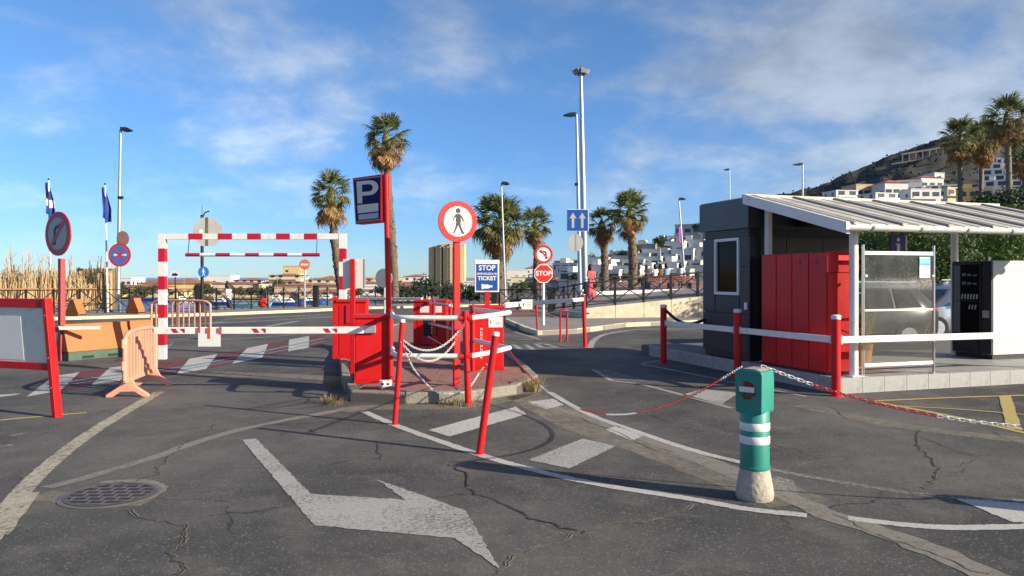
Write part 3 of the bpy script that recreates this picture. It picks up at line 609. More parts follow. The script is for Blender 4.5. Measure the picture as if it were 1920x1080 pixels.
# glass screen
gs = thing('glass_screen', 'dirty glass wind screen in a steel frame beside the red cabinet', 'screen', kl(.42, .10, .222), KR)
for x in (0, 1.30): MB().cyl((x, 0, 0), (x, 0, 1.90), .021, 12).build('post', 'steel', gs, smooth=40); MB().box(x-.06, x+.06, -.05, .05, 0, .008).build('foot_plate', 'steel', gs)
MB().cyl((-.07, .04, 0), (-.07, .04, 1.88), .016, 10).build('post', 'steel', gs, smooth=40)
for z, h in ((1.78, .055), (.95, .028), (.16, .05)): MB().box(.022, 1.278, -.014, .014, z-h/2, z+h/2).build('rail', 'white_paint', gs, bevel=.004)
MB().box(.03, 1.27, -.004, .004, .19, .935).build('pane', 'dirty_glass', gs); MB().box(.03, 1.27, -.004, .004, .966, 1.75).build('pane', 'dirty_glass', gs)
for x in (.035, 1.265):
    for z in (.5, 1.45): MB().cyl((x, -.03, z), (x, .03, z), .022, 12).build('clamp', 'steel', gs)
    MB().cyl((x, .02, .8), (x+(.1 if x < .5 else .12), .25, .55), .009, 6).build('stay', 'steel', gs)
for a, b in (((0, 0, 1.2), (-.14, .05, 1.2)), ((0, 0, .55), (-.14, .05, .55))): MB().cyl(a, b, .010, 6).build('tie_rod', 'steel', gs)
nt_ = thing('paper_notice', 'blue and white paper notice taped on the glass screen', 'notice', kl(.42+1.02, .086, .222), KR)
MB().box(0, .20, 0, .003, 1.42, 1.73).build('sheet', mat('paper', (.72, .76, .80), .8, var=.04), nt_)
MB().box(0, .20, -.002, 0, 1.60, 1.71).build('print_band', mat('cyan_print', (.22, .55, .68), .7, var=.1), nt_)
for i in range(5): MB().box(.02, .18-(i % 2)*.04, -.002, 0, 1.45+i*.026, 1.458+i*.026).build('print_line', 'light_blue', nt_)
MB().box(.02, .18, -.0035, -.002, 1.62, 1.628).build('print_line', 'navy_print', nt_)

# vending machine
vm = thing('vending_machine', 'vending machine with black glass front and white side wall', 'vending machine', kl(4.2, 1.22, .222), KR)
MB().box(0.02, .9, 0, .80, .08, 1.72).build('body', mat('enamel_white', (.58, .58, .55), .5, var=.05, dirt=(.45, .44, .40), dirtamt=.2, dscale=3), vm, bevel=.012)
MB().box(0.04, .88, .03, .77, 0, .08).build('plinth', 'black_print', vm)
MB().box(-.02, .022, .005, .795, .09, 1.715).build('front_door', 'black_print', vm, bevel=.008)
fr = MB()
for b in ((.20, .22, .40, 1.68), (.765, .785, .40, 1.68), (.22, .765, 1.655, 1.68), (.22, .765, .40, .42), (.22, .765, 1.00, 1.012)): fr.box(-.034, -.018, *b)
frm = fr.build('door_frame', 'slate_panel', vm); MB().box(-.027, -.023, .22, .765, .42, 1.655).build('pane', 'window_dark', frm)
MB().box(-.03, -.018, .62, .76, .44, 1.64).build('light_strip', mat('frost', (.10, .14, .15), .3, var=.2), frm)
for z in (1.30, 1.45): 
    for i in range(3): MB().box(-.031, -.0275, .28+i*.11, .36+i*.11, z, z+.03+.01*i).build('product_print', mat('pale_print', (.12, .15, .2), .4), frm)
for i in range(6): poly_part('print_mark', [(0, 0), (.03, 0), (.045, .09), (.015, .09)], 0, .0035, 'lamp_grey', frm).matrix_local = Matrix.Translation((-.028, .60-i*.06, 1.04)) @ Matrix.Rotation(R(-90), 4, 'Z')
for i in range(3): poly_part('print_mark', [(0, 0), (.025, 0), (.045, .08), (.02, .08)], 0, .0035, 'lamp_grey', frm).matrix_local = Matrix.Translation((-.028, .45-i*.06, .86)) @ Matrix.Rotation(R(-90), 4, 'Z')
for (z0, z1, m) in ((1.45, 1.60, 'slate_panel'), (1.15, 1.3, 'slate_panel'), (.72, .85, 'galvanised')): MB().box(-.03, -.018, .04, .17, z0, z1).build('control_panel', m, vm, bevel=.004)
MB().box(-.03, -.018, .25, .72, .14, .32).build('delivery_flap', 'dark_metal', vm)
for x in (.2, .45, .7): MB().cyl((x, -.004, .14), (x, 0, .14), .01, 8).build('screw', 'galvanised', vm)
MB().box(.5, .56, .5, .56, 1.72, 1.8).build('aerial_box', 'dark_metal', vm)

# rails round the kiosk
def red_post(p, top, r, label, cap=.06, lean=(0, 0), name='red_post', cat='post', group='red posts with white caps'):
    t = thing(name, label, cat, (p[0], p[1], p[2] if len(p) > 2 else 0), 0, group); L = Vector((lean[0], lean[1], top))
    MB().cyl((0, 0, 0), L*(1-cap/top), r, 16).build('tube', 'red_paint', t, smooth=40)
    MB().tube([L*(1-cap/top), L*(1-.012/top), L], [r*1.06, r*1.06, r*.8], 16).build('cap', 'white_paint', t, smooth=40)
    MB().lathe([(r*1.7, .0), (r*1.6, .008), (r*1.02, .012)], 16).build('foot_ring', 'red_paint', t); return t
KP = [Vector((2.9, 14.8, 0)), Vector((3.72, 12.75, 0)), Vector((4.50, 10.74, 0)), kl(4.2, -.22)]
for p, l in zip(KP, ('red post with white cap holding the black hose beside the kiosk', 'red post with white cap before the kiosk, directly behind the green bollard', 'scuffed red post with white cap at the front corner of the kiosk platform', '')):
    if l: red_post(p, 1.13, .062, l)
for i, l in enumerate(('flat white guard rail between the two red posts beside the kiosk window', 'flat white guard rail running in front of the red cabinet side', 'long flat white guard rail in front of glass screen and vending machine')):
    a, b = KP[i].copy(), KP[i+1].copy(); d = (b-a).normalized(); a += d*.064; b -= d*.064; a.z = b.z = .78
    r_ = thing('guard_rail', l, 'rail', a, math.atan2(d.y, d.x), 'white rails round the kiosk'); L = (b-a).length
    MB().box(0, L, -.018, .018, -.048, .048).build('bar', 'white_paint', r_, bevel=.008)
    for x in (.004, L-.03): MB().box(x, x+.026, -.024, .024, -.06, .06).build('bracket', 'galvanised', r_)
red_post(KP[3], 1.13, .062, 'red post with white cap out by the vending machine')
hs_ = MB(); a = Vector((2.94, 14.8, 1.02)); b = kl(.05, 3.7, .86); pts = [a.lerp(b, t/12)-Vector((0, 0, .16*math.sin(math.pi*t/12))) for t in range(13)]
tag(hs_.tube(pts, .03, 8).build('black_hose', 'dark_metal', smooth=60), 'black hose slung from red post to the kiosk corner', 'hose')
# ================================================================ island furniture
IZ = .137
def cabinet(name, label, loc, rz, w, d, h, sign=None):
    t = thing(name, label, 'barrier machine', loc, rz)
    MB().box(0, w, 0, d, .03, h-.05).build('housing', 'red_gloss', t, bevel=.008)
    MB().box(-.035, w+.015, -.03, d+.02, h-.05, h).build('lid', 'red_gloss', t, bevel=.008)
    MB().box(-.012, w+.012, -.012, d+.012, 0, .03).build('base_flange', 'red_gloss', t, bevel=.004)
    MB().box(.02, w-.02, -.006, .002, .06, h-.09).build('door', 'red_gloss', t, bevel=.004)
    return t
m1 = cabinet('barrier_machine', 'bright red barrier cabinet with grey arm clamp at the island front', (-2.24, 11.0, IZ), R(7), .53, .36, .98)
MB().box(.1, .30, -.055, -.006, .72, .83).build('arm_clamp', 'galvanised', m1, bevel=.006)
MB().box(.0, .012, -.02, -.006, .02, .9).build('edge_trim', 'crimson', m1)
for z in (.2, .62): MB().cyl((.5, -.012, z), (.5, -.005, z), .012, 10).build('lock', 'steel', m1)
m2 = cabinet('barrier_machine', 'red barrier cabinet with striped side further back on the island', (-3.22, 14.3, IZ), R(4), .52, .4, 1.10)
for z0 in (.32, .52, .72, .92): MB().box(-.016, -.003, .05, .12, z0, z0+.10).build('reflector', 'white_paint', m2)
MB().box(-.10, .0, .0, .1, -.0, 1.15).build('side_post', 'red_paint', m2, bevel=.006)
MB().box(.15, .37, -.03, -.006, .66, 1.0).build('recess', 'crimson', m2)
m3 = cabinet('barrier_machine', 'red ticket cabinet with black slot front at the island back', (-2.1, 17.0, IZ), R(-3), .66, .45, 1.02)
MB().box(.16, .46, -.012, -.004, .10, .66).build('black_front', 'black_print', m3); MB().box(.14, .50, -.05, -.004, .05, .22).build('tray', 'crimson', m3)
for x0 in (.08, .36): MB().box(x0, x0+.2, -.012, -.005, .74, .88).build('notice', 'white_sign', m3)
for i in range(6): MB().box(.33, .36, -.015, -.0125, .28+i*.055, .315+i*.055).build('print_mark', 'white_sign', m3)
MB().box(-.07, -.0, 0, .07, 0, 1.0).build('side_post', 'red_paint', m3)
m4 = cabinet('ticket_machine', 'red exit ticket machine with white notice plate and blue sign above', (-.65, 12.55, IZ), R(6), .52, .42, 1.05)
MB().box(.27, .50, -.012, -.005, .70, .87).build('notice_plate', 'white_sign', m4); MB().box(.30, .315, -.0145, -.0125, .76, .81).build('print_mark', 'green_base', m4)
for i, (a, b) in enumerate(((.335, .36), (.38, .48), (.38, .46), (.38, .48))): MB().box(a, b, -.0145, -.0125, .80-.018*i, .808-.018*i).build('print_mark', 'lamp_grey' if i else 'black_print', m4)
for i in range(11):
    z = .20+i*.046; h = (.03, .022, .034, .026)[i % 4]
    if i == 5: continue
    mb = MB(); mb.box(.135, .145, -.0135, -.0065, z, z+h); mb.box(.145, .17, -.0135, -.0065, z, z+.009)
    if i % 3: mb.box(.163, .171, -.0135, -.0065, z+.009, z+h)
    mb.build('vertical_print', 'white_sign', m4)
MB().box(-.03, .03, .05, .1, 0, 1.0).build('side_post', 'red_paint', m4); MB().box(.49, .56, -.01, .1, .36, .40).build('side_shelf', 'red_gloss', m4)
MB().box(.22, .30, .10, .16, 1.05, 1.28).build('sign_post', 'red_paint', m4)
sb = thing('stop_ticket_sign', 'blue STOP INTRODUZCA SU TICKET board on the exit machine', 'sign', (-.41, 12.68, IZ+1.27), R(6))
MB().box(-.20, .20, .0, .05, 0, .52).build('frame', 'white_paint', sb, bevel=.005); MB().box(-.205, .205, -.012, .055, .46, .53).build('top_strip', 'white_paint', sb, bevel=.005)
MB().box(-.175, .175, -.004, 0, .025, .455).build('face', 'blue_sign', sb)
text('STOP', .115, 'white_sign', sb, 0, .395, -.006, bold=.003); text('INTRODUZCA SU', .042, 'white_sign', sb, 0, .30, -.006, bold=.0015); text('TICKET', .092, 'white_sign', sb, 0, .225, -.006, bold=.003)
poly_part('pointing_hand', [(-.09, .05), (-.065, .05), (-.06, .06), (.03, .06), (.045, .075), (.085, .08), (.095, .095), (.085, .11), (.03, .112), (.02, .125), (-.06, .125), (-.065, .135), (-.09, .135)], -.008, -.004, 'white_sign', sb)

def arm(label, a, b, h, t_, group='white barrier arms'):
    a, b = Vector(a), Vector(b); d = b-a; L = d.length
    o = thing('barrier_boom', label, 'barrier arm', a, math.atan2(d.y, d.x), group)
    sl_ = d.z/max(1e-6, math.hypot(d.x, d.y)); Lh = math.hypot(d.x, d.y)
    MB().add([(x, y, z+x*sl_) for x in (0, Lh) for y in (-t_/2, t_/2) for z in (-h/2, h/2)], [(0, 1, 3, 2), (4, 6, 7, 5), (0, 4, 5, 1), (2, 3, 7, 6), (0, 2, 6, 4), (1, 5, 7, 3)]).build('boom', 'white_paint', o, bevel=.008)
    return o, Lh, sl_
a1, L, s_ = arm('closed white entry barrier arm with red chevrons and a paper sheet taped on', (-5.03, 10.87, .90), (-2.10, 10.92, .905), .098, .05)
for x in (.24, 1.37, 2.37):
    poly_part('chevron', [(x, .03), (x+.07, .03), (x+.115, -.028), (x+.045, -.028)], -.029, -.0255, 'crimson', a1); poly_part('chevron', [(x+.13, .03), (x+.20, .03), (x+.20, -.028), (x+.185, -.028)], -.029, -.0255, 'crimson', a1)
sh = thing('paper_sheet', 'blank white paper sheet taped under the entry barrier arm', 'paper', (-4.4, 10.84, .68)); MB().box(0, .315, 0, .003, 0, .18).build('sheet', 'white_sign', sh)
for x, z0 in ((-.01, .19), (.13, .11), (.29, .17)): MB().box(x, x+.04, -.003, 0, z0, .272).build('tape', mat('red_tape', (.62, .07, .04), .5), sh)
a2, L, s_ = arm('distant white barrier arm reaching left from the rear ticket cabinet', (-2.0, 17.2, 1.17), (-4.0, 18.2, 1.15), .06, .05)
a3, L, s_ = arm('white exit barrier arm with a small notice plate hung on it', (-.12, 12.7, 1.19), (1.72, 18.4, 1.13), .085, .05)
pl = thing('arm_notice', 'small white notice plate fixed to the exit barrier arm', 'notice', (.165, 13.3, 1.10), R(8)); MB().box(0, .19, 0, .006, 0, .17).build('plate', 'white_sign', pl)
for i in range(3): MB().box(.08, .17, -.002, 0, .05+.03*i, .06+.03*i).build('print_mark', 'lamp_grey', pl)
MB().box(.025, .04, -.002, 0, .06, .11).build('print_mark', 'black_print', pl)

# board on a red post behind the front cabinet (seen from the back)
bb = thing('sign_board', 'back of a white board on a red post behind the front cabinet', 'sign', (-2.49, 12.05, IZ), R(-4))
MB().box(-.035, .035, 0, .05, 0, 1.80).build('post', 'red_paint', bb, bevel=.006); MB().box(-.165, .17, .055, .10, 1.34, 1.80).build('panel', 'white_paint', bb, bevel=.004); MB().box(.17, .185, .05, .105, 1.34, 1.80).build('edge_trim', 'lamp_grey', bb)
bs = thing('round_sign', 'back of a round grey sign behind the red parking sign pole', 'sign', (xat(720, 20), 20, .1), R(160))
MB().cyl((0, -.03, 0), (0, -.03, 1.6), .025, 10).build('post', 'galvanised', bs); MB().prism(disc(.245, 32, c=(0, 1.53)), 0, .02).build('disc', 'grey_sign', bs); MB().box(-.05, .05, -.028, -.001, 1.3, 1.76).build('back_strap', 'lamp_grey', bs)

# parking sign
pp = thing('parking_sign', 'dark blue P parking box sign in red frame on a tall red pole', 'parking sign', (-1.80, 11.35, IZ))
MB().tube([(.015, 0, 0), (-.05, 0, 3.02)], .042, 18).build('pole', 'red_paint', pp, smooth=40)
PM = Matrix.Translation((-.10, -.01, 2.33)) @ Matrix.Rotation(R(-32), 4, 'Z')
sx_ = thing('x', '', ''); bpy.data.objects.remove(sx_)
box = MB(); box.add([PM @ Vector(p) for p in [(-.60, 0, .68), (0, 0, .70), (0, 0, 0), (-.54, 0, -.02), (-.60, .17, .68), (0, .17, .70), (0, .17, 0), (-.54, .17, -.02)]], [(0, 1, 2, 3), (7, 6, 5, 4), (0, 4, 5, 1), (1, 5, 6, 2), (2, 6, 7, 3), (3, 7, 4, 0)])
bx1 = box.build('sign_box', 'red_paint', pp, bevel=.012)
def pface(nm, poly, y, m, d=.004): return MB().prism(poly, y-d, y, 'xz', PM).build(nm, m, bx1)
pface('face_frame', [(-.575, .655), (-.022, .672), (-.022, .028), (-.522, .008)], -.001, 'grey_sign'); pface('face', [(-.560, .643), (-.035, .658), (-.035, .042), (-.510, .022)], -.0055, 'navy_print')
for nm, poly, hole in (('letter', None, None),):
    o = [(-.48, .29), (-.385, .29), (-.385, .40)]+[(-.24+.17*math.cos(R(a)), .51+.11*math.sin(R(a))) for a in range(-90, 91, 15)]+[(-.50, .62)]
    i_ = [(-.385, .455)]+[(-.26+.085*math.cos(R(a)), .51+.055*math.sin(R(a))) for a in range(-90, 91, 15)]+[(-.39, .565)]
    mb = MB(); y0, y1 = -.013, -.0095
    # the P as stem plus ring segment
    mb.prism([(-.48, .29), (-.385, .29), (-.395, .62), (-.505, .62)], y0, y1, 'xz', PM); mb.prism([(-.396, .565), (-.26, .565), (-.24, .62), (-.396, .62)], y0, y1, 'xz', PM); mb.prism([(-.39, .40), (-.24, .40), (-.26, .455), (-.39, .455)], y0, y1, 'xz', PM)
    A = [(-.24+.17*math.cos(R(a)), .51+.11*math.sin(R(a))) for a in range(-90, 91, 15)]; B = [(-.26+.085*math.cos(R(a)), .51+.055*math.sin(R(a))) for a in range(-90, 91, 15)]
    for k in range(12): mb.prism([A[k], A[k+1], B[k+1], B[k]], y0, y1, 'xz', PM)
    mb.build('letter', 'board_face', bx1)
pface('white_band', [(-.485, .265), (-.07, .275), (-.07, .155), (-.475, .14)], -.0095, 'board_face', .003); pface('grey_band', [(-.465, .12), (-.07, .135), (-.07, .055), (-.46, .038)], -.0095, 'lamp_grey', .003)
for z in (2.93, 2.44): MB().box(-.11, -.02, .0, .07, z, z+.05).build('bracket', 'crimson', pp)
MB().box(-.125, -.085, -.02, .11, 2.33, 3.03).build('side_rail', 'red_paint', pp, bevel=.004)

# ---------------------------------------------------------------- traffic signs
PED = [[(-.05, .02), (.0, .0), (.02, .0), (.06, -.02), (.055, -.10), (.09, -.19), (.14, -.27), (.12, -.29), (.075, -.27), (.025, -.15), (.0, -.105), (-.035, -.19), (-.085, -.28), (-.115, -.275), (-.105, -.25), (-.065, -.17), (-.04, -.05), (-.05, -.02)],
       [(-.055, .12), (.035, .13), (.075, .09), (.125, .02), (.12, -.05), (.10, -.05), (.095, .01), (.055, .055), (.06, -.022), (-.05, .018), (-.045, .065), (-.085, .03), (-.105, -.025), (-.125, -.015), (-.10, .05)]]
def sgn(t, c, r, rim, face, y=0, ry=None, rimw=.2):
    d = MB().prism(disc(r, 48, c=c), y, y+.025).build('disc', rim, t); MB().prism(disc(r*(1-rimw), 44, c=c), y-.003, y).build('face', face, d); return d
def fig(nm, poly, c, s, m, par, y=-.006, yb=-.003): return MB().prism([(c[0]+p[0]*s, c[1]+p[1]*s) for p in poly], y, yb).build(nm, m, par)
def pedestrian(par, c, s, m, y=-.006, yb=-.003):
    for q in PED: fig('figure', q, c, s, m, par, y, yb)
    MB().prism(disc(.055*s, 18, c=(c[0]-.0*s, c[1]+.19*s)), y, yb).build('figure_head', m, par)

np_ = thing('no_pedestrians_sign', 'round no pedestrians sign with red ring on red square post on the island', 'sign', (-.75, 10.75, IZ), R(26))
MB().box(-.045, .045, .028, .09, 0, 2.02).build('post', 'red_paint', np_, bevel=.006); d = sgn(np_, (0, 2.29), .288, 'red_sign', 'white_sign', rimw=.27); pedestrian(d, (0, 2.31), .68, 'black_print')
nr = thing('no_right_turn_sign', 'round no right turn sign in shade on pink-red post beside the orange barrier', 'sign', G(108, 677), R(-30))
MB().box(-.05, .05, .03, .13, 0, 2.02).build('post', mat('faded_red', (.42, .05, .055), .5, var=.14), nr, bevel=.008)
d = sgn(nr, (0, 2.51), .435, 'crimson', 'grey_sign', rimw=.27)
fig('arrow', [(-.13, -.22), (-.06, -.22), (-.06, .06), (-.03, .10), (.05, .10), (.05, .04), (.19, .13), (.05, .21), (.05, .165), (-.05, .165), (-.13, .09)], (0, 2.51), 1, 'black_print', d)
fig('bar', [(-.23, -.19), (-.17, -.25), (.23, .19), (.17, .25)], (0, 2.51), 1, 'crimson', d, -.009, -.006)
MB().box(-.16, .02, -.0, .16, .62, .69).build('bracket', 'lamp_grey', nr); 
sgp = thing('no_left_stop_signs', 'no left turn disc above STOP octagon on a white post', 'sign post', (1.0, 24.5, .13), R(8))
MB().cyl((0, .05, 0), (0, .05, 2.55), .05, 14).build('post', 'white_paint', sgp, smooth=40); d = sgn(sgp, (0, 2.25), .295, 'red_sign', 'white_sign', rimw=.26)
fig('arrow', [(.10, -.15), (.055, -.15), (.055, .03), (.03, .065), (-.05, .065), (-.05, .03), (-.15, .085), (-.05, .14), (-.05, .105), (.05, .105), (.10, .05)], (0, 2.25), 1, 'black_print', d)
fig('bar', [(-.12, .12), (-.09, .15), (.15, -.12), (.12, -.15)], (0, 2.25), 1, 'red_sign', d, -.009, -.006)
def octo(r, c, a0=22.5): return [(c[0]+r*math.cos(R(a0+45*k)), c[1]+r*math.sin(R(a0+45*k))) for k in range(8)]
o = MB().prism(octo(.315, (0, 1.64)), 0, .02).build('octagon', 'white_sign', sgp); MB().prism(octo(.29, (0, 1.64)), -.003, 0).build('face', 'red_sign', o); text('STOP', .21, 'white_sign', o, 0, 1.64, -.005, bold=.006)
# far signs
def far_sign(name, label, px, py, Y, base, rz=0, pole='galvanised'):
    x = xat(px, Y); return thing(name, label, 'sign', (x, Y, base), rz), zat(py, Y)-base
ne, z = far_sign('no_entry_sign', 'small round red no entry sign on grey post by the promenade fence', 571, 496, 39.5, .12, R(6)); MB().cyl((0, .05, 0), (0, .05, z+.2), .05, 10).build('post', 'lamp_grey', ne); d = sgn(ne, (0, z), .27, mat('fade_red', (.62, .12, .06), .5), 'fade_red', rimw=.05); MB().box(-.18, .18, -.006, -.003, z-.045, z+.045).build('bar', 'white_sign', d)
bp, z = far_sign('pedestrian_sign', 'small round blue footpath sign with walking figure on dark pole', 381, 510, 33.6, .12, R(0)); d = sgn(bp, (0, z), .235, 'light_blue', 'light_blue', rimw=.06); pedestrian(d, (0, z), .62, 'white_sign')
MB().box(-.10, .10, .025, .14, z-.1, z+.1).build('bracket', 'dark_metal', bp)
oc = thing('stop_sign_back', 'grey back of an octagonal stop sign on a dark pole', 'sign', (xat(379, 33.8), 33.8, .12), R(8))
z = zat(435, 33.8)-.12; MB().cyl((0, .0, 0), (0, 0, z+.75), .07, 12).build('pole', 'dark_metal', oc); MB().prism(octo(.67, (.25, z)), -.10, -.07).build('octagon', 'grey_sign', oc); MB().box(.17, .28, -.115, -.10, z-.6, z+.64).build('back_strap', 'trunk', oc); MB().box(-.1, .05, -.112, -.10, z-.1, z+.1).build('sticker', 'board_face', oc)
MB().tube([(0, 0, z+.6), (.12, 0, z+.85), (.3, 0, z+.92)], .03, 6).build('hook', 'dark_metal', oc); MB().cyl((0, 0, z+.7), (0, 0, z+1.15), .012, 6).build('spike', 'dark_metal', oc)
MB().box(-.22, -.06, -.1, .1, -.0, 1.2).build('junction_box', 'dark_metal', oc)
bp.location = (xat(381, 33.6), 33.62, .12)
ns = thing('no_stopping_sign', 'round blue no stopping sign with red cross on the tall lamp post', 'sign', (xat(224, 33.2), 33.2, .12), R(-4)); z = zat(478, 33.2)-.12
d = sgn(ns, (0, z), .50, 'red_sign', 'light_blue', rimw=.2)
for q in ([(-.30, -.24), (-.24, -.30), (.30, .24), (.24, .30)], [(.30, -.24), (.24, -.30), (-.30, .24), (-.24, .30)]): fig('bar', q, (0, z), 1, 'red_sign', d, -.008 if q[0][0] < 0 else -.006, -.003)
fig('arrow', [(-.28, 0), (-.18, .07), (-.18, .03), (-.10, .03), (-.10, -.03), (-.18, -.03), (-.18, -.07)], (0, z), 1, 'white_sign', d, -.010, -.003); fig('arrow', [(.34, 0), (.25, .07), (.25, .03), (.12, .03), (.12, -.03), (.25, -.03), (.25, -.07)], (0, z), 1, 'white_sign', d, -.010, -.003)
MB().box(-.08, .08, .025, .66, z-.1, z+.1).build('bracket', 'galvanised', ns)
e1 = thing('edge_on_sign', 'dark round sign seen almost edge-on high on the lamp post', 'sign', (xat(231, 33.7), 33.7, zat(447, 33.7)-.3), R(70)); MB().prism(disc(.32, 28, c=(0, .3)), 0, .03).build('disc', 'brown_panel', e1); MB().box(-.04, .04, .03, .1, .2, .4).build('bracket', 'dark_metal', e1)
wsg = thing('notice_sign', 'small white notice sign on thin pole behind the no stopping sign', 'sign', (xat(211, 36), 35.4, -.2), 0); z = zat(505, 35.4)+.2
MB().cyl((0, .03, 0), (0, .03, z+.3), .035, 8).build('post', 'lamp_grey', wsg); MB().box(-.2, .2, -.01, .0, z-.25, z+.25).build('panel', 'white_sign', wsg)
for i in range(4): MB().box(-.13, .13, -.014, -.010, z-.15+i*.06, z-.13+i*.06).build('print_line', 'lamp_grey', wsg)
bsn = thing('boat_trip_sign', 'small white sign with blue boat picture on dark post', 'sign', (xat(328, 36.4), 36.4, -.3), 0); z = zat(514, 36.4)+.3
MB().cyl((0, .03, 0), (0, .03, z), .03, 8).build('post', 'dark_metal', bsn); MB().box(-.2, .2, -.01, 0, z-.14, z+.14).build('panel', 'white_sign', bsn); fig('boat_print', [(-.15, -.08), (.12, -.08), (.16, 0), (.08, .02), (.02, .07), (-.02, .02), (-.10, .06), (-.12, 0)], (0, z), 1, 'navy_print', bsn, -.014, -.010)
# two-arrow blue sign and the sign back below it
tw = thing('two_lane_sign', 'square blue sign with two white up arrows', 'sign', (xat(1083, 36.4), 36.4, .55), R(4)); z = zat(413, 36.4)-.55; h = .52
MB().box(-h, h, 0, .03, z-h, z+h).build('panel', 'white_sign', tw, bevel=.01); MB().box(-h+.02, h-.02, -.003, 0, z-h+.02, z+h-.02).build('face', 'blue_sign', tw)
for cx in (-.22, .22): fig('arrow', [(-.06, -.36), (.06, -.36), (.06, .10), (.17, .08), (0, .36), (-.17, .08), (-.06, .10)], (cx, z), 1, 'grey_sign', tw)
MB().box(-.1, .1, .03, .45, z-.2, z+.2).build('bracket', 'galvanised', tw)
rb = thing('round_sign', 'back of a round grey sign mounted below the two arrow sign', 'sign', (xat(1080, 36.5), 36.5, .55), R(5)); z = zat(455, 36.5)-.55
MB().prism(disc(.42, 36, c=(-.02, z), sx=.85), 0, .02).build('disc', 'grey_sign', rb); MB().box(-.03, .08, -.012, 0, z-.42, z+.42).build('back_strap', 'lamp_grey', rb); MB().box(-.06, .06, .02, .36, z-.1, z+.1).build('bracket', 'galvanised', rb)
pk = thing('no_parking_sign', 'faded pink and purple round sign on the distant lamp post', 'sign', (xat(1276, 58), 58, 1.0), R(66)); z = zat(440, 58)-1; d = sgn(pk, (0, z), .62, mat('pink_sign', (.55, .08, .18), .5), mat('purple_sign', (.16, .05, .40), .5), rimw=.22); MB().box(-.06, .06, .025, .2, z-.1, z+.1).build('bracket', 'galvanised', pk)

# ---------------------------------------------------------------- red posts, guard rails and chains on the island
p_a = red_post(G(740, 796), 1.18, .030, 'leaning red post with white cap, first left before the island', .035, (.085, .02)); PA = G(740, 796)
p_b = red_post(G(899, 851), 1.14, .034, 'leaning red post with white cap nearest the arrow marking', .035, (.155, .0)); PB = G(899, 851)
rail = thing('guard_railing', 'red posts and white tubular rails wrapped round the front of the island', 'railing', (-.56, 9.9, 0))
def rp(px, top, z0=0): MB().cyl((px[0], px[1], z0), (px[0], px[1], top), .038, 14).build('post', 'red_paint', rail, smooth=40); MB().lathe([(.06, z0), (.06, z0+.008), (.04, z0+.012)], 14, px).build('foot_ring', 'red_paint', rail)
pc = (0, 0); pd = (-1.17, 1.12); pe = (-.07, 2.55)
MB().tube([(.0, 0, 0), (-.04, .0, 1.22)], .042, 14).build('post', 'red_paint', rail, smooth=40); rp(pd, 1.20, IZ); rp(pe, 1.20, IZ)
for z in (1.13, .64):
    MB().tube(smooth_path([(-.10, 0, z), (-.55, .02, z), (-.80, .05, z), (-.93, .14, z), (-1.02, .4, z), (-1.14, 1.08, z)], 5), .033, 12).build('rail', 'white_paint', rail, smooth=40)
    MB().tube(smooth_path([(.02, .02, z), (.25, .35, z+.01), (.48, .72, z+.03), (.52, .88, z+.03), (.44, 1.1, z+.02), (-.04, 2.5, z)], 5), .033, 12).build('rail', 'white_paint', rail, smooth=40)
    for x in (-.09, .02): MB().tube([(x-.03, 0, z), (x+.03, .01, z)], .045, 12).build('rail_collar', 'red_paint', rail)
rail2 = thing('guard_railing', 'red posts with grey sloping rails by the rear ticket cabinet', 'railing', (-1.23, 15.4, IZ))
for q in ((0, 0), (-.92, 2.4), (-.45, 1.2)): MB().cyl((*q, 0), (*q, 1.02), .036, 12).build('post', 'red_paint', rail2, smooth=40)
for z in (.96, .50): MB().cyl((0, -.05, z), (-.92, 2.45, z), .03, 10).build('rail', 'galvanised', rail2, smooth=40)
MB().cyl((.05, 0, .05), (-.5, .5, .3), .012, 8).build('brace', 'galvanised', rail2)
for px, py, top, r, l in ((1008, 628, .93, .028, 'thin red post at the pavement corner in front of the STOP sign'), (1097, 651, 1.25, .045, 'thick red post catching the end of the exit barrier arm')):
    red_post(G(px, py), top, r, l, .01, (-.04, 0))
ur = thing('hoop_rail', 'narrow red tubular hoop rail beside the exit lane', 'hoop rail', G(1057, 641)); MB().tube(smooth_path([(-.085, 0, 0), (-.085, 0, .75), (-.07, 0, .81), (0, 0, .83), (.06, 0, .81), (.085, .02, .72), (.085, .02, 0)], 5), .026, 10).build('hoop', 'red_paint', ur, smooth=50); MB().cyl((-.08, .01, .80), (.62, -.3, .74), .022, 8).build('cross_bar', 'galvanised', ur)
MB().lathe([(.05, 0), (.05, .01)], 10, (-.085, 0)).lathe([(.05, 0), (.05, .01)], 10, (.085, .02)).build('foot_plates', 'red_paint', ur)

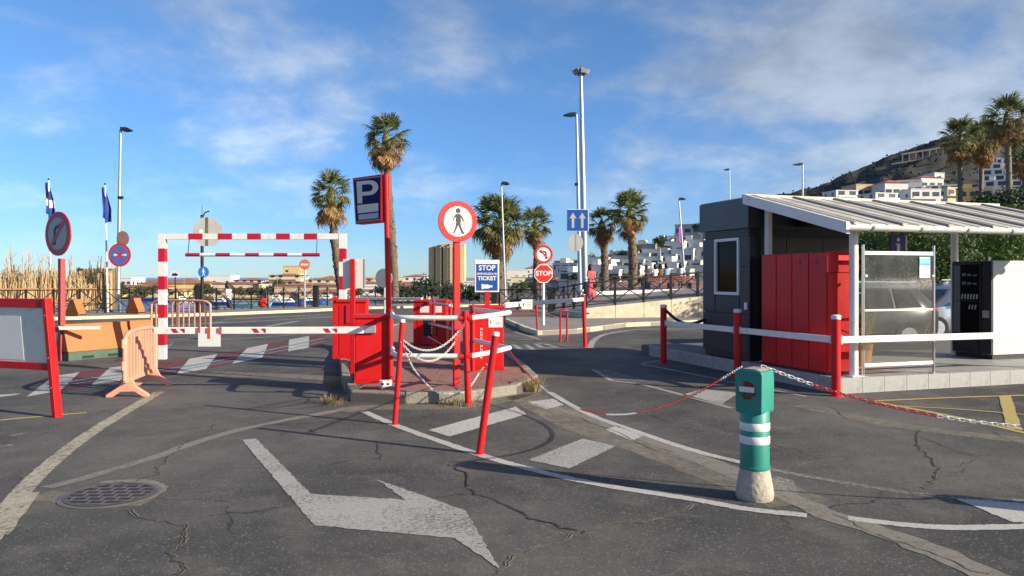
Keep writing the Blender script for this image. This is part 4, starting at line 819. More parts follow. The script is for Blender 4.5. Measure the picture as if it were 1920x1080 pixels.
def chain(label, pts, cols, size=.05, group='red and white plastic chains'):
    """pts: path of the chain; cols: list of (share, material)"""
    P = smooth_path(pts, 14); t = thing('chain', label, 'chain', P[0], 0, group); base = P[0]
    acc = [0]
    for i in range(len(P)-1): acc.append(acc[-1]+(P[i+1]-P[i]).length)
    tot = acc[-1]; pitch = size*.68; n = int(tot/pitch); mbs = {}
    j = 0
    for i in range(n):
        s = (i+.5)*pitch
        while j < len(acc)-2 and acc[j+1] < s: j += 1
        f = (s-acc[j])/max(1e-6, acc[j+1]-acc[j]); p = P[j].lerp(P[j+1], f)-base; d = (P[j+1]-P[j]).normalized()
        up = Vector((0, 0, 1)) if abs(d.z) < .95 else Vector((1, 0, 0)); u = d.cross(up).normalized(); v = u.cross(d); w_ = (u if i % 2 else v)*.8+(v if i % 2 else -u)*.6
        x = s/tot; k = 0; a = 0
        for kk, (sh_, m) in enumerate(cols):
            a += sh_
            if x <= a: k = kk; break
        mb = mbs.setdefault(k, MB()); hl, hw, r = size*.5-size*.06, size*.22, size*.068; K = 10; ring = []
        for q in range(K):
            an = 2*math.pi*q/K; cx = math.cos(an); cy = math.sin(an)
            ring.append((p+d*((hl-hw)*(1 if cx > 0 else -1)*(abs(cx) > .01)+hw*cx)+w_*hw*cy, (d*cx+w_*cy).normalized()))
        nn = d.cross(w_).normalized(); vs = []
        for c0, rad in ring: vs += [c0+(rad*math.cos(t_)+nn*math.sin(t_))*r for t_ in (.8, 2.36, 3.93, 5.5)]
        fs = [(q*4+b, q*4+(b+1) % 4, ((q+1) % K)*4+(b+1) % 4, ((q+1) % K)*4+b) for q in range(K) for b in range(4)]
        mb.add(vs, fs)
    for k, mb in mbs.items(): mb.build('red_links' if cols[k][1] == 'chain_red' else 'white_links', cols[k][1], t, smooth=70)
    return t
def sag(a, b, dip, n=7): return [Vector(a).lerp(Vector(b), i/(n-1))-Vector((0, 0, dip*4*(i/(n-1))*(1-i/(n-1)))) for i in range(n)]
top_a = PA+Vector((.07, .02, .96)); top_c = Vector((-.585, 9.87, 1.10))
W_, R_ = 'chain_white', 'chain_red'
chain('upper of two white chains swagged between leaning post and railing', sag(top_a, top_c, .24), [(.85, W_), (.15, R_)], .045)
chain('lower white chain swagged between leaning post and railing', sag(top_a-Vector((0, .03, .03)), top_c-Vector((.02, .04, .05)), .33), [(.8, W_), (.2, R_)], .045)
chain('slack white chain trailing from leaning post down onto the island kerb', [top_a-Vector((.0, .02, .05)), G(775, 690, .38), G(795, 715, .3), G(815, 733, .17), G(835, 738, .16), G(870, 735, .16), G(885, 720, .22), G(905, 690, .42), PB+Vector((.10, .035, .86))], [(.1, R_), (.55, W_), (.12, R_), (.1, W_), (.13, R_)], .045)
BO = G(1415, 934)
chain('red and white chain hanging from railing to the green bollard', sag((-.04, 10.85, .62), (BO.x-.08, BO.y+.02, .985), .60, 9), [(.22, R_), (.22, W_), (.12, R_), (.12, W_), (.26, R_), (.06, W_)], .048)
B2 = Vector((5.46, 4.73, 0))
chain('red and white chain hanging from the green bollard out past the kiosk', sag((BO.x+.06, BO.y+.02, .985), (B2.x-.06, B2.y, .985), .36, 9), [(.10, W_), (.22, R_), (.14, W_), (.2, R_), (.14, W_), (.2, R_)], .05)

def bollard(loc, rz, label):
    t = thing('green_bollard', label, 'bollard', loc, rz, 'green plastic bollards')
    MB().lathe([(.122, -.01), (.136, .012), (.138, .05), (.127, .12), (.112, .20), (.106, .23)], 28).build('concrete_foot', mat('bollard_foot', (.44, .39, .31), .9, var=.2, scale=7, bump=.5, bscale=35, dirt=(.16, .13, .10), dirtamt=.4, dscale=8), t, smooth=50)
    MB().lathe([(.112, .226), (.114, .232), (.114, .246), (.107, .251), (.107, .66), (.10, .67)], 28).build('tube', 'teal', t, smooth=40)
    for z in (.416, .515): MB().lathe([(.1075, z), (.1095, z+.003), (.1095, z+.055), (.1075, z+.058)], 28).build('reflective_band', 'white_paint', t, smooth=40)
    hd = MB().prism([(-.095, .645), (.095, .645), (.104, .66), (.107, .935), (.097, .957), (.05, .965), (-.05, .965), (-.097, .957), (-.107, .935), (-.104, .66)], -.105, .105).build('head', 'teal', t, bevel=.012)
    MB().prism([(-.09, .960), (-.05, .967), (.05, .967), (.09, .960), (.05, .973), (-.05, .973)], -.09, .09).build('scuffed_top', 'concrete', hd)
    MB().prism(disc(.068, 28, c=(-.01, .815)), -.1085, -.1055).build('no_entry_disc', worn('bollard_red', (.36, .03, .03), .50, 22, soft=.05), hd); MB().box(-.07, .05, -.1115, -.1087, .803, .842).build('no_entry_bar', 'white_paint', hd); return t
bollard(BO, R(-43), 'green plastic bollard with white bands and no entry mark on a concrete foot'); bollard(B2, R(10), 'green bollard holding the far end of the kiosk chain')
sk = thing('socket_block', 'cream block with two dark round holes on the island kerb', 'block', G(722, 748)+Vector((0, .02, 0)), R(6)); MB().box(-.09, .09, 0, .12, .0, .16).build('footing', 'concrete', sk); MB().box(-.085, .085, -.012, .10, .16, .245).build('block', 'board_pale', sk, bevel=.008)
for x in (-.035, .035): MB().cyl((x, -.0135, .20), (x, -.011, .20), .017, 12).build('hole', 'black_print', sk)

# ---------------------------------------------------------------- height limit gantry
hb = thing('height_gantry', 'red and white striped height limit gantry over the entry lane', 'gantry', (0, 15.6, 0))
gx0, gx1, gy = xat(305, 15.6), xat(643, 15.6), 0; gt = zat(443, 15.6); hw = .065
def striped(p0, p1, cuts, name, hw_, first='white_paint'):
    a, b = Vector(p0), Vector(p1); t = [0]+cuts+[1]; m = first
    for i in range(len(t)-1):
        q0, q1 = a.lerp(b, t[i]), a.lerp(b, t[i+1]); ax = (b-a).normalized()
        lo = Vector((min(q0.x, q1.x)-(hw_ if abs(ax.x) < .5 else 0), -hw_, min(q0.z, q1.z)-(hw_ if abs(ax.x) > .5 else 0))); hi = Vector((max(q0.x, q1.x)+(hw_ if abs(ax.x) < .5 else 0), hw_, max(q0.z, q1.z)+(hw_ if abs(ax.x) > .5 else 0)))
        MB().box(lo.x, hi.x, lo.y, hi.y, lo.z, hi.z).build(name, m, hb); m = 'crimson' if m == 'white_paint' else 'white_paint'
zt = gt+.05
def cz(py): return zat(py, 15.6)
for x, base in ((gx0, 0), (gx1, IZ)):
    H_ = zt-base; cuts = [(zt-cz(q))/H_ for q in (466, 491, 518, 543, 571, 596, 622, 647)]
    striped((x, 0, zt), (x, 0, base), [c for c in cuts if c < .97], 'post_segment', hw)
cuts = [(xat(q, 15.6)-gx0-hw)/(gx1-gx0-2*hw) for q in (355, 382, 410, 437, 465, 491, 519, 545, 571, 596)]
striped((gx0+hw, 0, zt-.055), (gx1-hw, 0, zt-.055), cuts, 'beam_segment', .058)
bz = cz(478); xs_ = [353, 380, 409, 436, 464, 490, 517, 543, 570, 602]
for i in range(9): MB().cyl((xat(xs_[i], 15.6), -.12, bz), (xat(xs_[i+1], 15.6), -.12, bz), .036, 12).build('hanging_bar_segment', 'crimson' if i % 2 == 0 else 'white_paint', hb, smooth=40)
for px in (357, 596): MB().cyl((xat(px, 15.6), -.12, bz), (xat(px, 15.6), -.05, zt-.1), .008, 6).build('hanger', 'dark_metal', hb)

# ---------------------------------------------------------------- left foreground: A-board, barriers
ab = thing('board_stand', 'blank cream A-board in a red metal frame at the left edge', 'board', G(104, 784), R(-20))
SPL = .17/1.4
def slant(x0, x1, z0, z1, y, th, nm, m, par, bev=.006, s0=1, s1=1):
    return MB().add([(x-SPL*z*sg, y+dy, z) for z in (z0, z1) for x, sg in ((x0, s0), (x1, s1)) for dy in (0, th)], [(0, 1, 3, 2), (4, 6, 7, 5), (0, 4, 5, 1), (2, 3, 7, 6), (0, 2, 6, 4), (1, 5, 7, 3)]).build(nm, m, par, bevel=bev)
slant(-.06, 0, 0, 1.40, 0, .10, 'leg', 'red_gloss', ab); slant(-1.51, -1.45, 0, 1.40, 0, .10, 'leg', 'red_gloss', ab, .006, -1, -1)
slant(-1.45, -.06, 1.29, 1.395, .01, .07, 'top_rail', 'red_gloss', ab, .006, -1, 1); slant(-1.45, -.06, .55, .635, .01, .07, 'bottom_rail', 'red_gloss', ab, .006, -1, 1)
slant(-1.45, -.06, .635, 1.29, .035, .012, 'panel', 'board_face', ab, 0, -1, 1)
slant(-1.35, -.47, .66, 1.18, .0318, .002, 'faded_poster_patch', 'board_pale', ab, 0, -1, 1)
for x0 in (-.09, -1.42): MB().box(x0+.02, x0+.07, .05, .10, -.0, .02).build('foot_pad', 'tyre', ab)
for z in (.35, .7, 1.2): MB().cyl((-.03-SPL*z, -.004, z), (-.03-SPL*z, 0, z), .010, 10).build('bolt', 'galvanised', ab)

def jersey(label, A, B, h, wide=.5):
    d = Vector((B[0]-A[0], B[1]-A[1])); L = d.length; t = thing('barrier_block', label, 'barrier', (A[0], A[1], 0), math.atan2(d.y, d.x), 'orange road barriers')
    f = lambda k: [(-wide/2*k, 0), (wide/2*k, 0), (wide/2*k, .20*h)]+[]
    w2 = wide/2; lo = [(-w2, 0), (w2, 0), (w2, .24*h), (-w2, .24*h)]
    b_ = MB().prism(lo, .01, L-.01, 'yz').build('base', 'green_base' if h > .7 else 'orange_barrier', t, bevel=.012)
    for k in range(2): MB().box(L*(.3+.4*k)-.12, L*(.3+.4*k)+.12, -w2-.004, -w2+.02, .04*h, .12*h).build('lifting_slot', 'black_print', b_)
    MB().prism([(-w2+.003, .245*h), (w2-.003, .245*h), (w2*.36, .9*h), (w2*.34, h), (-w2*.34, h), (-w2*.36, .9*h)], 0, L, 'yz').build('wall', 'orange_barrier', t, bevel=.015); return t
jersey('long orange concrete road barrier with green foot beside the red sign post', (-8.92, 15.3), (-8.22, 16.42), .72, .5)
jersey('short orange barrier end to end behind the longer one', (-8.19, 16.47), (-7.93, 16.89), .73, .5)
tb = thing('swing_arm', 'short grey swing bar clamped to the faded red post', 'bar', G(108, 677)+Vector((.08, -.1, .62)), R(8)); MB().box(0, .75, -.03, .03, 0, .07).build('bar', 'board_face', tb, bevel=.006); MB().box(-.15, .02, -.05, .08, -.04, .05).build('clamp', 'dark_metal', tb); MB().cyl((-.12, 0, -.62), (-.12, 0, .02), .03, 10).build('post', 'dark_metal', tb)
for px, Y, l in ((134, 30.6, 'small orange barrier end-on behind the faded red post'), (247, 32.6, 'small orange barrier end-on beside the lamp post foot')):
    x = xat(px, Y); o = jersey(l, (x, Y), (x+.16, Y+.28), .66, .85); o.location.z = .12
def plastic_barrier(label, A, B, h=1.0):
    d = Vector((B[0]-A[0], B[1]-A[1])); L = d.length; t = thing('plastic_barrier', label, 'barrier', (A[0], A[1], 0), math.atan2(d.y, d.x), 'salmon pink plastic barriers')
    s = 'salmon'; z0, z1 = .24, h
    MB().tube(smooth_path([(.03, 0, z0), (.03, 0, z1-.16), (.06, 0, z1-.08), (.16, 0, z1-.03), (.4, 0, z1), (L-.4, 0, z1), (L-.16, 0, z1-.03), (L-.06, 0, z1-.08), (L-.03, 0, z1-.16), (L-.03, 0, z0)], 4), .032, 8).build('outer_frame', s, t, smooth=50)
    MB().box(.03, L-.03, -.025, .025, z0-.035, z0+.035).build('bottom_rail', s, t, bevel=.01)
    n = 11
    for i in range(1, n):
        x = L*i/n; wdt = .045 if i != 5 else .10
        MB().box(x-wdt/2, x+wdt/2, -.016, .016, z0+.03, z1-.02 if .2 < x < L-.2 else z1-.10).build('slat', s, t, bevel=.006)
    for x in (.16, L-.16):
        MB().prism([(-.28, 0), (-.28, .035), (-.11, .15), (-.05, .27), (.05, .27), (.11, .15), (.28, .035), (.28, 0), (.2, 0), (.09, .075), (-.09, .075), (-.2, 0)], x-.03, x+.03, 'yz').build('foot', s, t, bevel=.01)
    for z in (.45, .75): MB().cyl((-.035, 0, z-.06), (-.035, 0, z+.06), .022, 8).build('hook', s, t)
    return t
plastic_barrier('near salmon pink plastic crowd barrier turned edge-on at the entry lane', (-5.27, 10.5), (-5.5, 11.95), .90)
plastic_barrier('far salmon pink plastic crowd barrier standing across behind the gantry post', (-9.95, 21.3), (-8.05, 20.7), 1.02)
# ================================================================ fences, lamps, flags
def fence(label, pts, h, sp, group='dark cross-braced fences', k_=1.0):
    """posts with crossed braces between two rails; pts carry their own ground height"""
    P = [Vector(p) for p in pts]; t = thing('railing_fence', label, 'fence', P[0], 0, group); o0 = P[0]; posts = []
    for i in range(len(P)-1):
        L = (P[i+1]-P[i]).length; k = max(1, round(L/sp))
        for j in range(k): posts.append(P[i].lerp(P[i+1], j/k))
    posts.append(P[-1])
    pm = MB().box(-.045*k_, .045*k_, -.045*k_, .045*k_, 0, h+.03).mesh('post', 'dark_metal')
    for p in posts: inst('post', pm, t, p-o0)
    for a, b in zip(posts, posts[1:]):
        a = a-o0; b = b-o0
        for z, r in ((h-.02, .032*k_), (.12, .026*k_)): MB().cyl(a+Vector((0, 0, z)), b+Vector((0, 0, z)), r, 6).build('rail', 'dark_metal', t)
        MB().cyl(a+Vector((0, 0, .14)), b+Vector((0, 0, h-.05)), .022, 5).build('brace', 'dark_metal', t); MB().cyl(a+Vector((0, .05, h-.05)), b+Vector((0, .05, .14)), .022, 5).build('brace', 'dark_metal', t)
    return t
fence('long dark cross-braced fence along the seafront pavement', [(x, y, .12) for x, y in fenceA[1:]], 1.02, 1.0, k_=.65)
fence('dark cross-braced fence on top of the cream ramp wall', [(x, y+.11, z) for x, y, z in WL[2:]], .95, 1.25)
fence('dark cross-braced fence down the ramp to the pavement', [(-.6, 36.5, .13), (1.1, 35.2, .15), (1.75, 32.2, .24), (2.72, 28.86, .50)], .95, 1.25)
fence('dark cross-braced fence along the far side of the promenade', [(0, 47.8, .1), (3.5, 48.5, .45), (8, 52, .8), (14, 58, 1.05)], 1.0, 1.7)
for px, Y, l in ((372, 34.6, 'black square bollard post at the fence gap below the stop sign back'), (593, 40, 'black square post by the no entry sign'), (1032, 33.4, 'thick black post at the foot of the ramp fence')):
    t = thing('black_post', l, 'post', (xat(px, Y), Y, .12)); MB().box(-.12, .12, -.12, .12, 0, 1.05).build('shaft', 'dark_metal', t, bevel=.02); MB().box(-.14, .14, -.14, .14, 1.05, 1.12).build('cap', 'dark_metal', t, bevel=.01)

# reed fence
rf = thing('reed_fence', 'tall bamboo cane screen with ragged dry tops behind the fence', 'fence', (-26, 33.5, 0)); rr = random.Random(8)
cane = [MB().tube([(0, 0, 0), (rr.gauss(0, .01), 0, .33), (rr.gauss(0, .015), 0, .66), (rr.gauss(0, .03), 0, 1)], [1.0, .95, .85, .45], 5).mesh('cane', m) for m in ('bamboo', 'bamboo_pale', 'bamboo_dark', 'bamboo', 'bamboo_pale', 'bamboo_pale')]
for me in cane:
    for v in me.vertices:
        pass
def cane_mesh(m, seed):
    r = random.Random(seed); pts = [(0, 0, 0), (r.gauss(0, .03), r.gauss(0, .02), 1.0), (r.gauss(0, .06), 0, 2.0), (r.gauss(0, .12), 0, 2.8)]
    mb = MB().tube(pts, [.024, .022, .018, .008], 5)
    for k in range(3):
        z = r.uniform(1.9, 2.7); mb.tube([(0, 0, z), (r.gauss(0, .12), r.gauss(0, .05), z+r.uniform(.15, .4))], [.008, .003], 3)
    return mb.mesh('cane', m)
cane = [cane_mesh(m, i) for i, m in enumerate(('bamboo', 'bamboo_pale', 'bamboo_dark', 'bamboo', 'bamboo_pale', 'bamboo_pale', 'bamboo', 'bamboo_pale'))]
x0_, y0_ = -23.6, 30.8; x1_, y1_ = -17.9, 34.5     # the screen stands just behind the railing
for i in range(260):
    f = (i+rr.random())/260; p = Vector((x0_+(x1_-x0_)*f+26, y0_+(y1_-y0_)*f-33.5+rr.uniform(-.05, .05), -.02)); tall = rr.random() < .22
    hs2 = (rr.uniform(.82, 1.08) if tall else rr.uniform(.62, .80))*(1.0 if f < .62 else .93)
    inst('cane', rr.choice(cane), rf, p, (rr.gauss(0, .03), rr.gauss(0, .045), rr.random()*6), (1.1, 1.1, hs2))
rm = MB()
for i in range(900):
    f = rr.random(); q = Vector((x0_+(x1_-x0_)*f+26, y0_+(y1_-y0_)*f-33.5+rr.uniform(.05, .12), -.02)); hh = rr.uniform(1.35, 2.0); rm.tube([q, q+Vector((rr.gauss(0, .03), 0, hh))], [.022, .015], 4)
tag(rm.build('reed_mat', 'bamboo_pale', rf), kind='stuff')
for z in (.55, 1.15): MB().cyl((x0_+26, y0_-33.5-.09, z), (x1_+26, y1_-33.5-.09, z), .04, 8).build('cross_pole', 'timber', rf)
for f in (0.02, .33, .66, .99): MB().cyl((x0_+(x1_-x0_)*f+26, y0_+(y1_-y0_)*f-33.6, -.1), (x0_+(x1_-x0_)*f+26, y0_+(y1_-y0_)*f-33.6, 1.35), .06, 8).build('stake', 'timber', rf)
rh = thing('thatch_screen', 'straw coloured thatch panel showing above the cane screen', 'screen', (-18.6, 35.2, 0)); MB().box(-1.2, .6, 0, .06, .2, 2.05).build('panel', 'bamboo', rh)
for i in range(40): MB().cyl((-1.2+i*.046, -.02, .2), (-1.2+i*.046, -.02+rr.gauss(0, .01), 2.0+rr.uniform(-.05, .12)), .018, 5).build('reed', rr.choice(('bamboo', 'bamboo_dark', 'bamboo_pale')), rh)

def flag(px, Y, ytop, ybase, bands, label):
    p = at(px, ybase, Y); t = thing('flagpole', label, 'flagpole', (p.x, Y, .1)); z = zat(ytop, Y)-.1
    MB().tube([(.12, 0, 0), (0, 0, z)], [.05, .03], 8).build('pole', 'white_paint', t); MB().lathe([(.02, z), (.045, z+.04), (.02, z+.09)], 8).build('finial', 'dark_metal', t)
    n = 14; w0 = .42; L = 1.35; rows = 18
    for b, (f0, f1, m) in enumerate(bands):
        mb = MB(); vs = []; k0, k1 = int(f0*rows), int(f1*rows); m_ = k1-k0
        for i in range(k0, k1+1):
            f = i/rows
            for j in range(n+1):
                s = j/n; ww = w0*(.25+.75*min(1, f*1.6)); vs.append((-.14+ww*(s-.1)+.05*f+.02*math.sin(8*s), .09*math.sin(s*15+f*2)*(.4+f), z-.1-f*L-.25*s*f+.06*math.sin(s*9)*f))
        fs = [(i*(n+1)+j, i*(n+1)+j+1, (i+1)*(n+1)+j+1, (i+1)*(n+1)+j) for i in range(m_) for j in range(n)]
        mb.add(vs, fs).build('flag_cloth', m, t, smooth=80, recalc=False)
    return t
mat('flag_blue', (.012, .05, .28), .8, var=.15); mat('flag_navy', (.015, .03, .12), .8, var=.15); mat('flag_white', (.65, .66, .68), .8)
flag(91, 33.4, 338, 600, ((0, .5, 'flag_navy'), (.5, .75, 'flag_white'), (.75, 1, 'flag_blue')), 'white flagpole with limp blue and white flag behind the no right turn sign')
flag(197, 33.9, 347, 592, ((0, 1, 'flag_blue'),), 'white flagpole with limp plain blue flag beside the lamp post')

def lamp(px, Y, ytop, base, side, label, r=.075, arm=.75, xb=None):
    x1 = xat(px, Y); z = zat(ytop, Y)-base; xb = x1 if xb is None else xat(xb, Y); t = thing('street_lamp', label, 'street lamp', (xb, Y, base), 0, 'street lamps'); dx = x1-xb
    MB().tube([(0, 0, 0), (dx*.5, 0, z*.5), (dx, 0, z)], [r*1.25, r, r*.7], 12).build('pole', 'galvanised', t, smooth=50)
    MB().tube([(dx-.0*side, 0, z-.02), (dx+side*.12, 0, z+.03)], .05, 8).build('arm', 'dark_metal', t)
    MB().prism([(dx+side*.05, z-.05), (dx+side*.25, z-.10), (dx+side*arm, z-.06), (dx+side*arm*1.02, z-.02), (dx+side*.3, z+.09), (dx+side*.02, z+.10)], -.13, .13).build('lantern', 'dark_metal', t, bevel=.02)
    MB().box(dx-.09, dx+.09, -.09, .09, z*.62, z*.62+.12).build('collar', 'dark_metal', t); MB().box(-.1, .1, -.1, .1, 0, .35).build('base_box', 'galvanised', t); return t
lamp(226, 33.9, 243, .12, 1, 'tall grey street lamp left by the flags, lantern pointing right', xb=221, arm=.5)
lamp(1081, 36.9, 215, .5, -1, 'grey street lamp carrying the two arrow sign, lantern pointing left', xb=1088, arm=.62, r=.085)
lamp(940, 42.6, 344, .1, 1, 'slim white street lamp in front of the thick palm', xb=948, arm=.45, r=.06); lamp(1273, 58.2, 373, 1.0, 1, 'street lamp with pink round sign near the kiosk corner', xb=1285, arm=.5, r=.07)
lamp(1505, 60, 308, 1.0, -1, 'street lamp rising behind the kiosk roof', arm=.75, r=.08); lamp(1368, 80, 318, 1.0, -1, 'far street lamp between the kiosk and the tall mast', arm=.6, r=.08)
lamp(1238, 60, 462, .9, 1, 'short dark street lamp in front of the white hillside town', arm=.9, r=.06)
ms = thing('light_mast', 'very tall grey floodlight mast with ring of lamps on top', 'light mast', (xat(1097, 68), 68, .6)); zt_ = zat(132, 68)-.6
dxm = xat(1089, 68)-xat(1097, 68)
MB().tube([(0, 0, 0), (dxm*.5, 0, zt_*.5), (dxm, 0, zt_)], [.30, .24, .15], 16).build('pole', 'galvanised', ms, smooth=50); MB().cyl((dxm, 0, zt_), (dxm, 0, zt_+1.4), .02, 6).build('lightning_rod', 'dark_metal', ms); MB().lathe([(.45, zt_-.1), (.5, zt_), (.3, zt_+.25)], 16, (dxm, 0)).build('ring', 'rust', ms)
for k in range(8):
    a = R(45*k+10); c = Vector((dxm+.52*math.cos(a), .52*math.sin(a), zt_-.05)); MB().box(-.16, .16, -.1, .22, -.22, .16, Matrix.Translation(c) @ Matrix.Rotation(a-R(90), 4, 'Z') @ Matrix.Rotation(R(-25), 4, 'X')).build('floodlight', 'galvanised' if k % 2 else 'lamp_grey', ms)

# ================================================================ palms
def fan_mesh(m, seed, dead=False):
    r = random.Random(seed); mb = MB(); pl = .95; n = 17
    bend = -.25 if not dead else -.5
    mb.tube([(0, 0, 0), (pl*.5, 0, .04), (pl, 0, -.02)], [.022, .016, .010], 4)
    for k in range(n):
        sp_ = 100 if not dead else 78; a = R(-sp_+2*sp_*k/(n-1)+r.uniform(-4, 4)); L = (.95 if not dead else .85)*(1-.28*abs(k-(n-1)/2)/((n-1)/2))*r.uniform(.85, 1.08); d = Vector((math.cos(a), math.sin(a)*.85, 0)); q = Vector((-d.y, d.x, 0)); wd_ = .055
        p0 = Vector((pl, 0, -.02)); up = Vector((0, 0, .10*math.cos(a*1.2)*r.uniform(.3, 1)))
        p1 = p0+d*L*.55+up; p2 = p0+d*L*.86+up*1.2+Vector((0, 0, bend*.32*r.uniform(.5, 1.4))); p3 = p0+d*L*.97+Vector((0, 0, bend*1.3*r.uniform(.6, 1.4)))
        v0 = [p0-q*.012, p0+q*.012, p1-q*wd_*.9, p1+q*wd_*.9, p1+Vector((0, 0, -.03)), p2-q*wd_*.45, p2+q*wd_*.45, p3]
        mb.add(v0, [(0, 4, 2), (0, 1, 4), (1, 3, 4), (2, 4, 5), (4, 6, 5), (4, 3, 6), (5, 6, 7)])
    return mb.mesh('frond', m, recalc=False)
FG = [fan_mesh('frond_green', i) for i in range(4)]; FO = [fan_mesh('frond_olive', 20+i, True) for i in range(3)]; FD = [fan_mesh('frond_dead', 40+i, True) for i in range(4)]
def palm(label, pxb, pxt, Y, yc, wpx, base, rtrunk, seed, ng=34, no=12, nd=30, skirt=1.0, tm='trunk', squash=1.0):
    r = random.Random(seed); xb, xt = xat(pxb, Y), xat(pxt, Y); z = zat(yc, Y)-base; dx = xt-xb
    t = thing('palm_tree', label, 'palm', (xb, Y, base), 0, 'fan palms'); S = wpx/FPX*Y/2/1.75
    n = 26; pts = []; rs = []
    for i in range(n+1):
        f = i/n; pts.append((dx*(f**1.3)+.06*math.sin(f*5+seed), .05*math.sin(f*4+seed), z*f)); rs.append(rtrunk*(1.12-.32*f)*(1+.05*((i*7) % 3-1))*(1.25 if i == 0 else 1))
    MB().tube(pts, rs, 14).build('trunk', tm, t, smooth=60)
    bt = MB()
    for i in range(150):
        f = r.uniform(.25, 1) if nd > 10 else r.uniform(.5, 1); a = r.random()*6.28; k = min(n-1, int(f*n)); c = Vector(pts[k]).lerp(Vector(pts[k+1]), f*n-k); rd = rs[k]*.9; d = Vector((math.cos(a), math.sin(a), 0))
        bt.tube([c+d*rd, c+d*(rd+.07)+Vector((0, 0, .10))], [.045, .02], 4)
    bt.build('leaf_stubs', 'trunk', t)
    top = Vector(pts[-1]); cr = MB().lathe([(rtrunk*.8, -.45), (rtrunk*1.15, -.1), (rtrunk*.9, .25), (.05, .55)], 12).build('crown', 'frond_olive', t); cr.location = top
    def put(ms, el, az, par, s, off=0): inst('frond', r.choice(ms), par, (0, 0, off), (r.uniform(-.7, .7), -R(el), az), s)
    for i in range(ng):
        f = (i+.5)/ng; el = 80-112*f**1.0+r.uniform(-8, 8); put(FG, el, i*2.399+r.uniform(-.3, .3), cr, S*r.uniform(.86, 1.1)*squash, .25)
    for i in range(no): put(FO, -12-26*r.random(), i*2.399+1, cr, S*r.uniform(.85, 1.05), .05)
    if nd:
        sk_ = MB().lathe([(rtrunk*.7, -.9), (rtrunk*1.05, -.5), (rtrunk*.9, 0)], 10).build('dead_skirt', 'frond_dead', t); sk_.location = top-Vector((0, 0, .3*S))
        for i in range(nd): put(FD, -22-62*r.random()**.8, i*2.399+.5, sk_, S*r.uniform(.62, 1.05)*skirt, .25*S-.6*S*r.random())
    return t
palm('tallest palm with thick brown dead skirt behind the P sign', 738, 725, 52, 262, 92, .1, .27, 1, 26, 12, 44, 1.15)
palm('leaning palm with shaggy skirt behind the right gantry post', 640, 619, 48, 368, 88, .1, .26, 2, 30, 10, 40, 1.15, 'trunk')
palm('thick trunked palm with wide bushy crown behind the blue ticket sign', 938, 935, 45, 425, 118, .12, .46, 3, 46, 16, 30)
palm('palm with narrow skirt behind the no left turn sign', 1010, 1003, 56, 425, 68, .1, .30, 4, 30, 10, 34)
palm('short crowned palm right beside the two arrow sign', 1135, 1129, 58, 425, 66, .6, .28, 5, 22, 14, 40)
palm('palm with full green crown between arrow sign and kiosk', 1187, 1183, 56, 402, 82, .7, .32, 6, 36, 12, 24)
palm('leftmost of the palms above the kiosk canopy', 1803, 1800, 62, 262, 80, 0, .20, 7, 30, 14, 26, 1.05, 'trunk_grey')
palm('second palm above the canopy with golden hanging skirt', 1838, 1841, 64, 264, 78, 0, .20, 8, 26, 16, 28, 1.1, 'trunk_grey')
palm('tallest palm above the canopy at the right', 1898, 1887, 58, 222, 92, 0, .22, 9, 32, 14, 28, 1.1, 'trunk_grey')
palm('palm cut by the picture edge above the canopy', 1916, 1922, 60, 288, 84, 0, .22, 10, 28, 14, 26, 1.1, 'trunk_grey')

# ---------------------------------------------------------------- leafy trees
def leaf_cloud(blobs, n, size, m, seed, flat=.6):
    r = random.Random(seed); mb = MB(); tot = sum(b[3]**2 for b in blobs)
    for (x, y, z, rad, sq) in blobs:
        k = int(n*rad**2/tot)
        for i in range(k):
            u = r.uniform(-1, 1); a = r.random()*6.283; q = math.sqrt(1-u*u); d = Vector((q*math.cos(a), q*math.sin(a), u)); rr_ = rad*(r.random()**.35)*(1+.18*math.sin(a*5+z)+.12*math.sin(u*9+x))
            p = Vector((x, y, z))+Vector((d.x*rr_, d.y*rr_, d.z*rr_*sq)); nrm = (d+Vector((r.gauss(0, .6), r.gauss(0, .6), r.gauss(.4, .6)))).normalized(); t1 = nrm.cross(Vector((r.gauss(0, 1), r.gauss(0, 1), r.gauss(0, 1)))).normalized(); t2 = nrm.cross(t1)
            s = size*r.uniform(.6, 1.3); mb.add([p-t1*s, p-t2*s*.45+nrm*s*.1, p+t1*s, p+t2*s*.45+nrm*s*.1], [(0, 1, 2, 3)])
    return mb.mesh('crown', m, recalc=False)
def tree(label, loc, h, w_, seed, m='leaf_green', n=5200, size=.13, group=None, name='leafy_tree', cat='tree'):
    r = random.Random(seed); t = thing(name, label, cat, loc, r.random()*6, group); blobs = []
    limbs = MB(); th = h*.42; limbs.tube([(0, 0, 0), (.05*h*.3, .02, th*.5), (0, .05, th)], [h*.035, h*.028, h*.022], 8)
    for i in range(9):
        a = i*2.4+r.random(); rad = w_*r.uniform(.25, .62)*.6; z = h*r.uniform(.52, .86); p = (rad*math.cos(a), rad*math.sin(a), z); limbs.tube([(0, .05, th*.95), (p[0]*.5, p[1]*.5, (th+z)*.5), p], [h*.016, h*.011, h*.004], 6); blobs.append((*p, w_*r.uniform(.17, .28), r.uniform(.55, .8)))
    blobs.append((0, 0, h*.8, w_*.25, .7)); limbs.build('trunk', 'bark', t, smooth=60); o = inst('crown', leaf_cloud(blobs, n, size, m, seed), t); return t
tree('bright green feathery tree behind the vending machine', (14.6, 28.5, 0), 3.6, 6.0, 3, 'leaf_green', 16000, .075); tree('darker green tree behind the glass screen', (13.0, 33.5, 0), 3.9, 5.5, 4, 'leaf_green', 11000, .08)
tree('green tree filling the canopy gap at the right edge', (19.0, 31, 0), 4.0, 6.5, 5, 'leaf_green', 12000, .08)
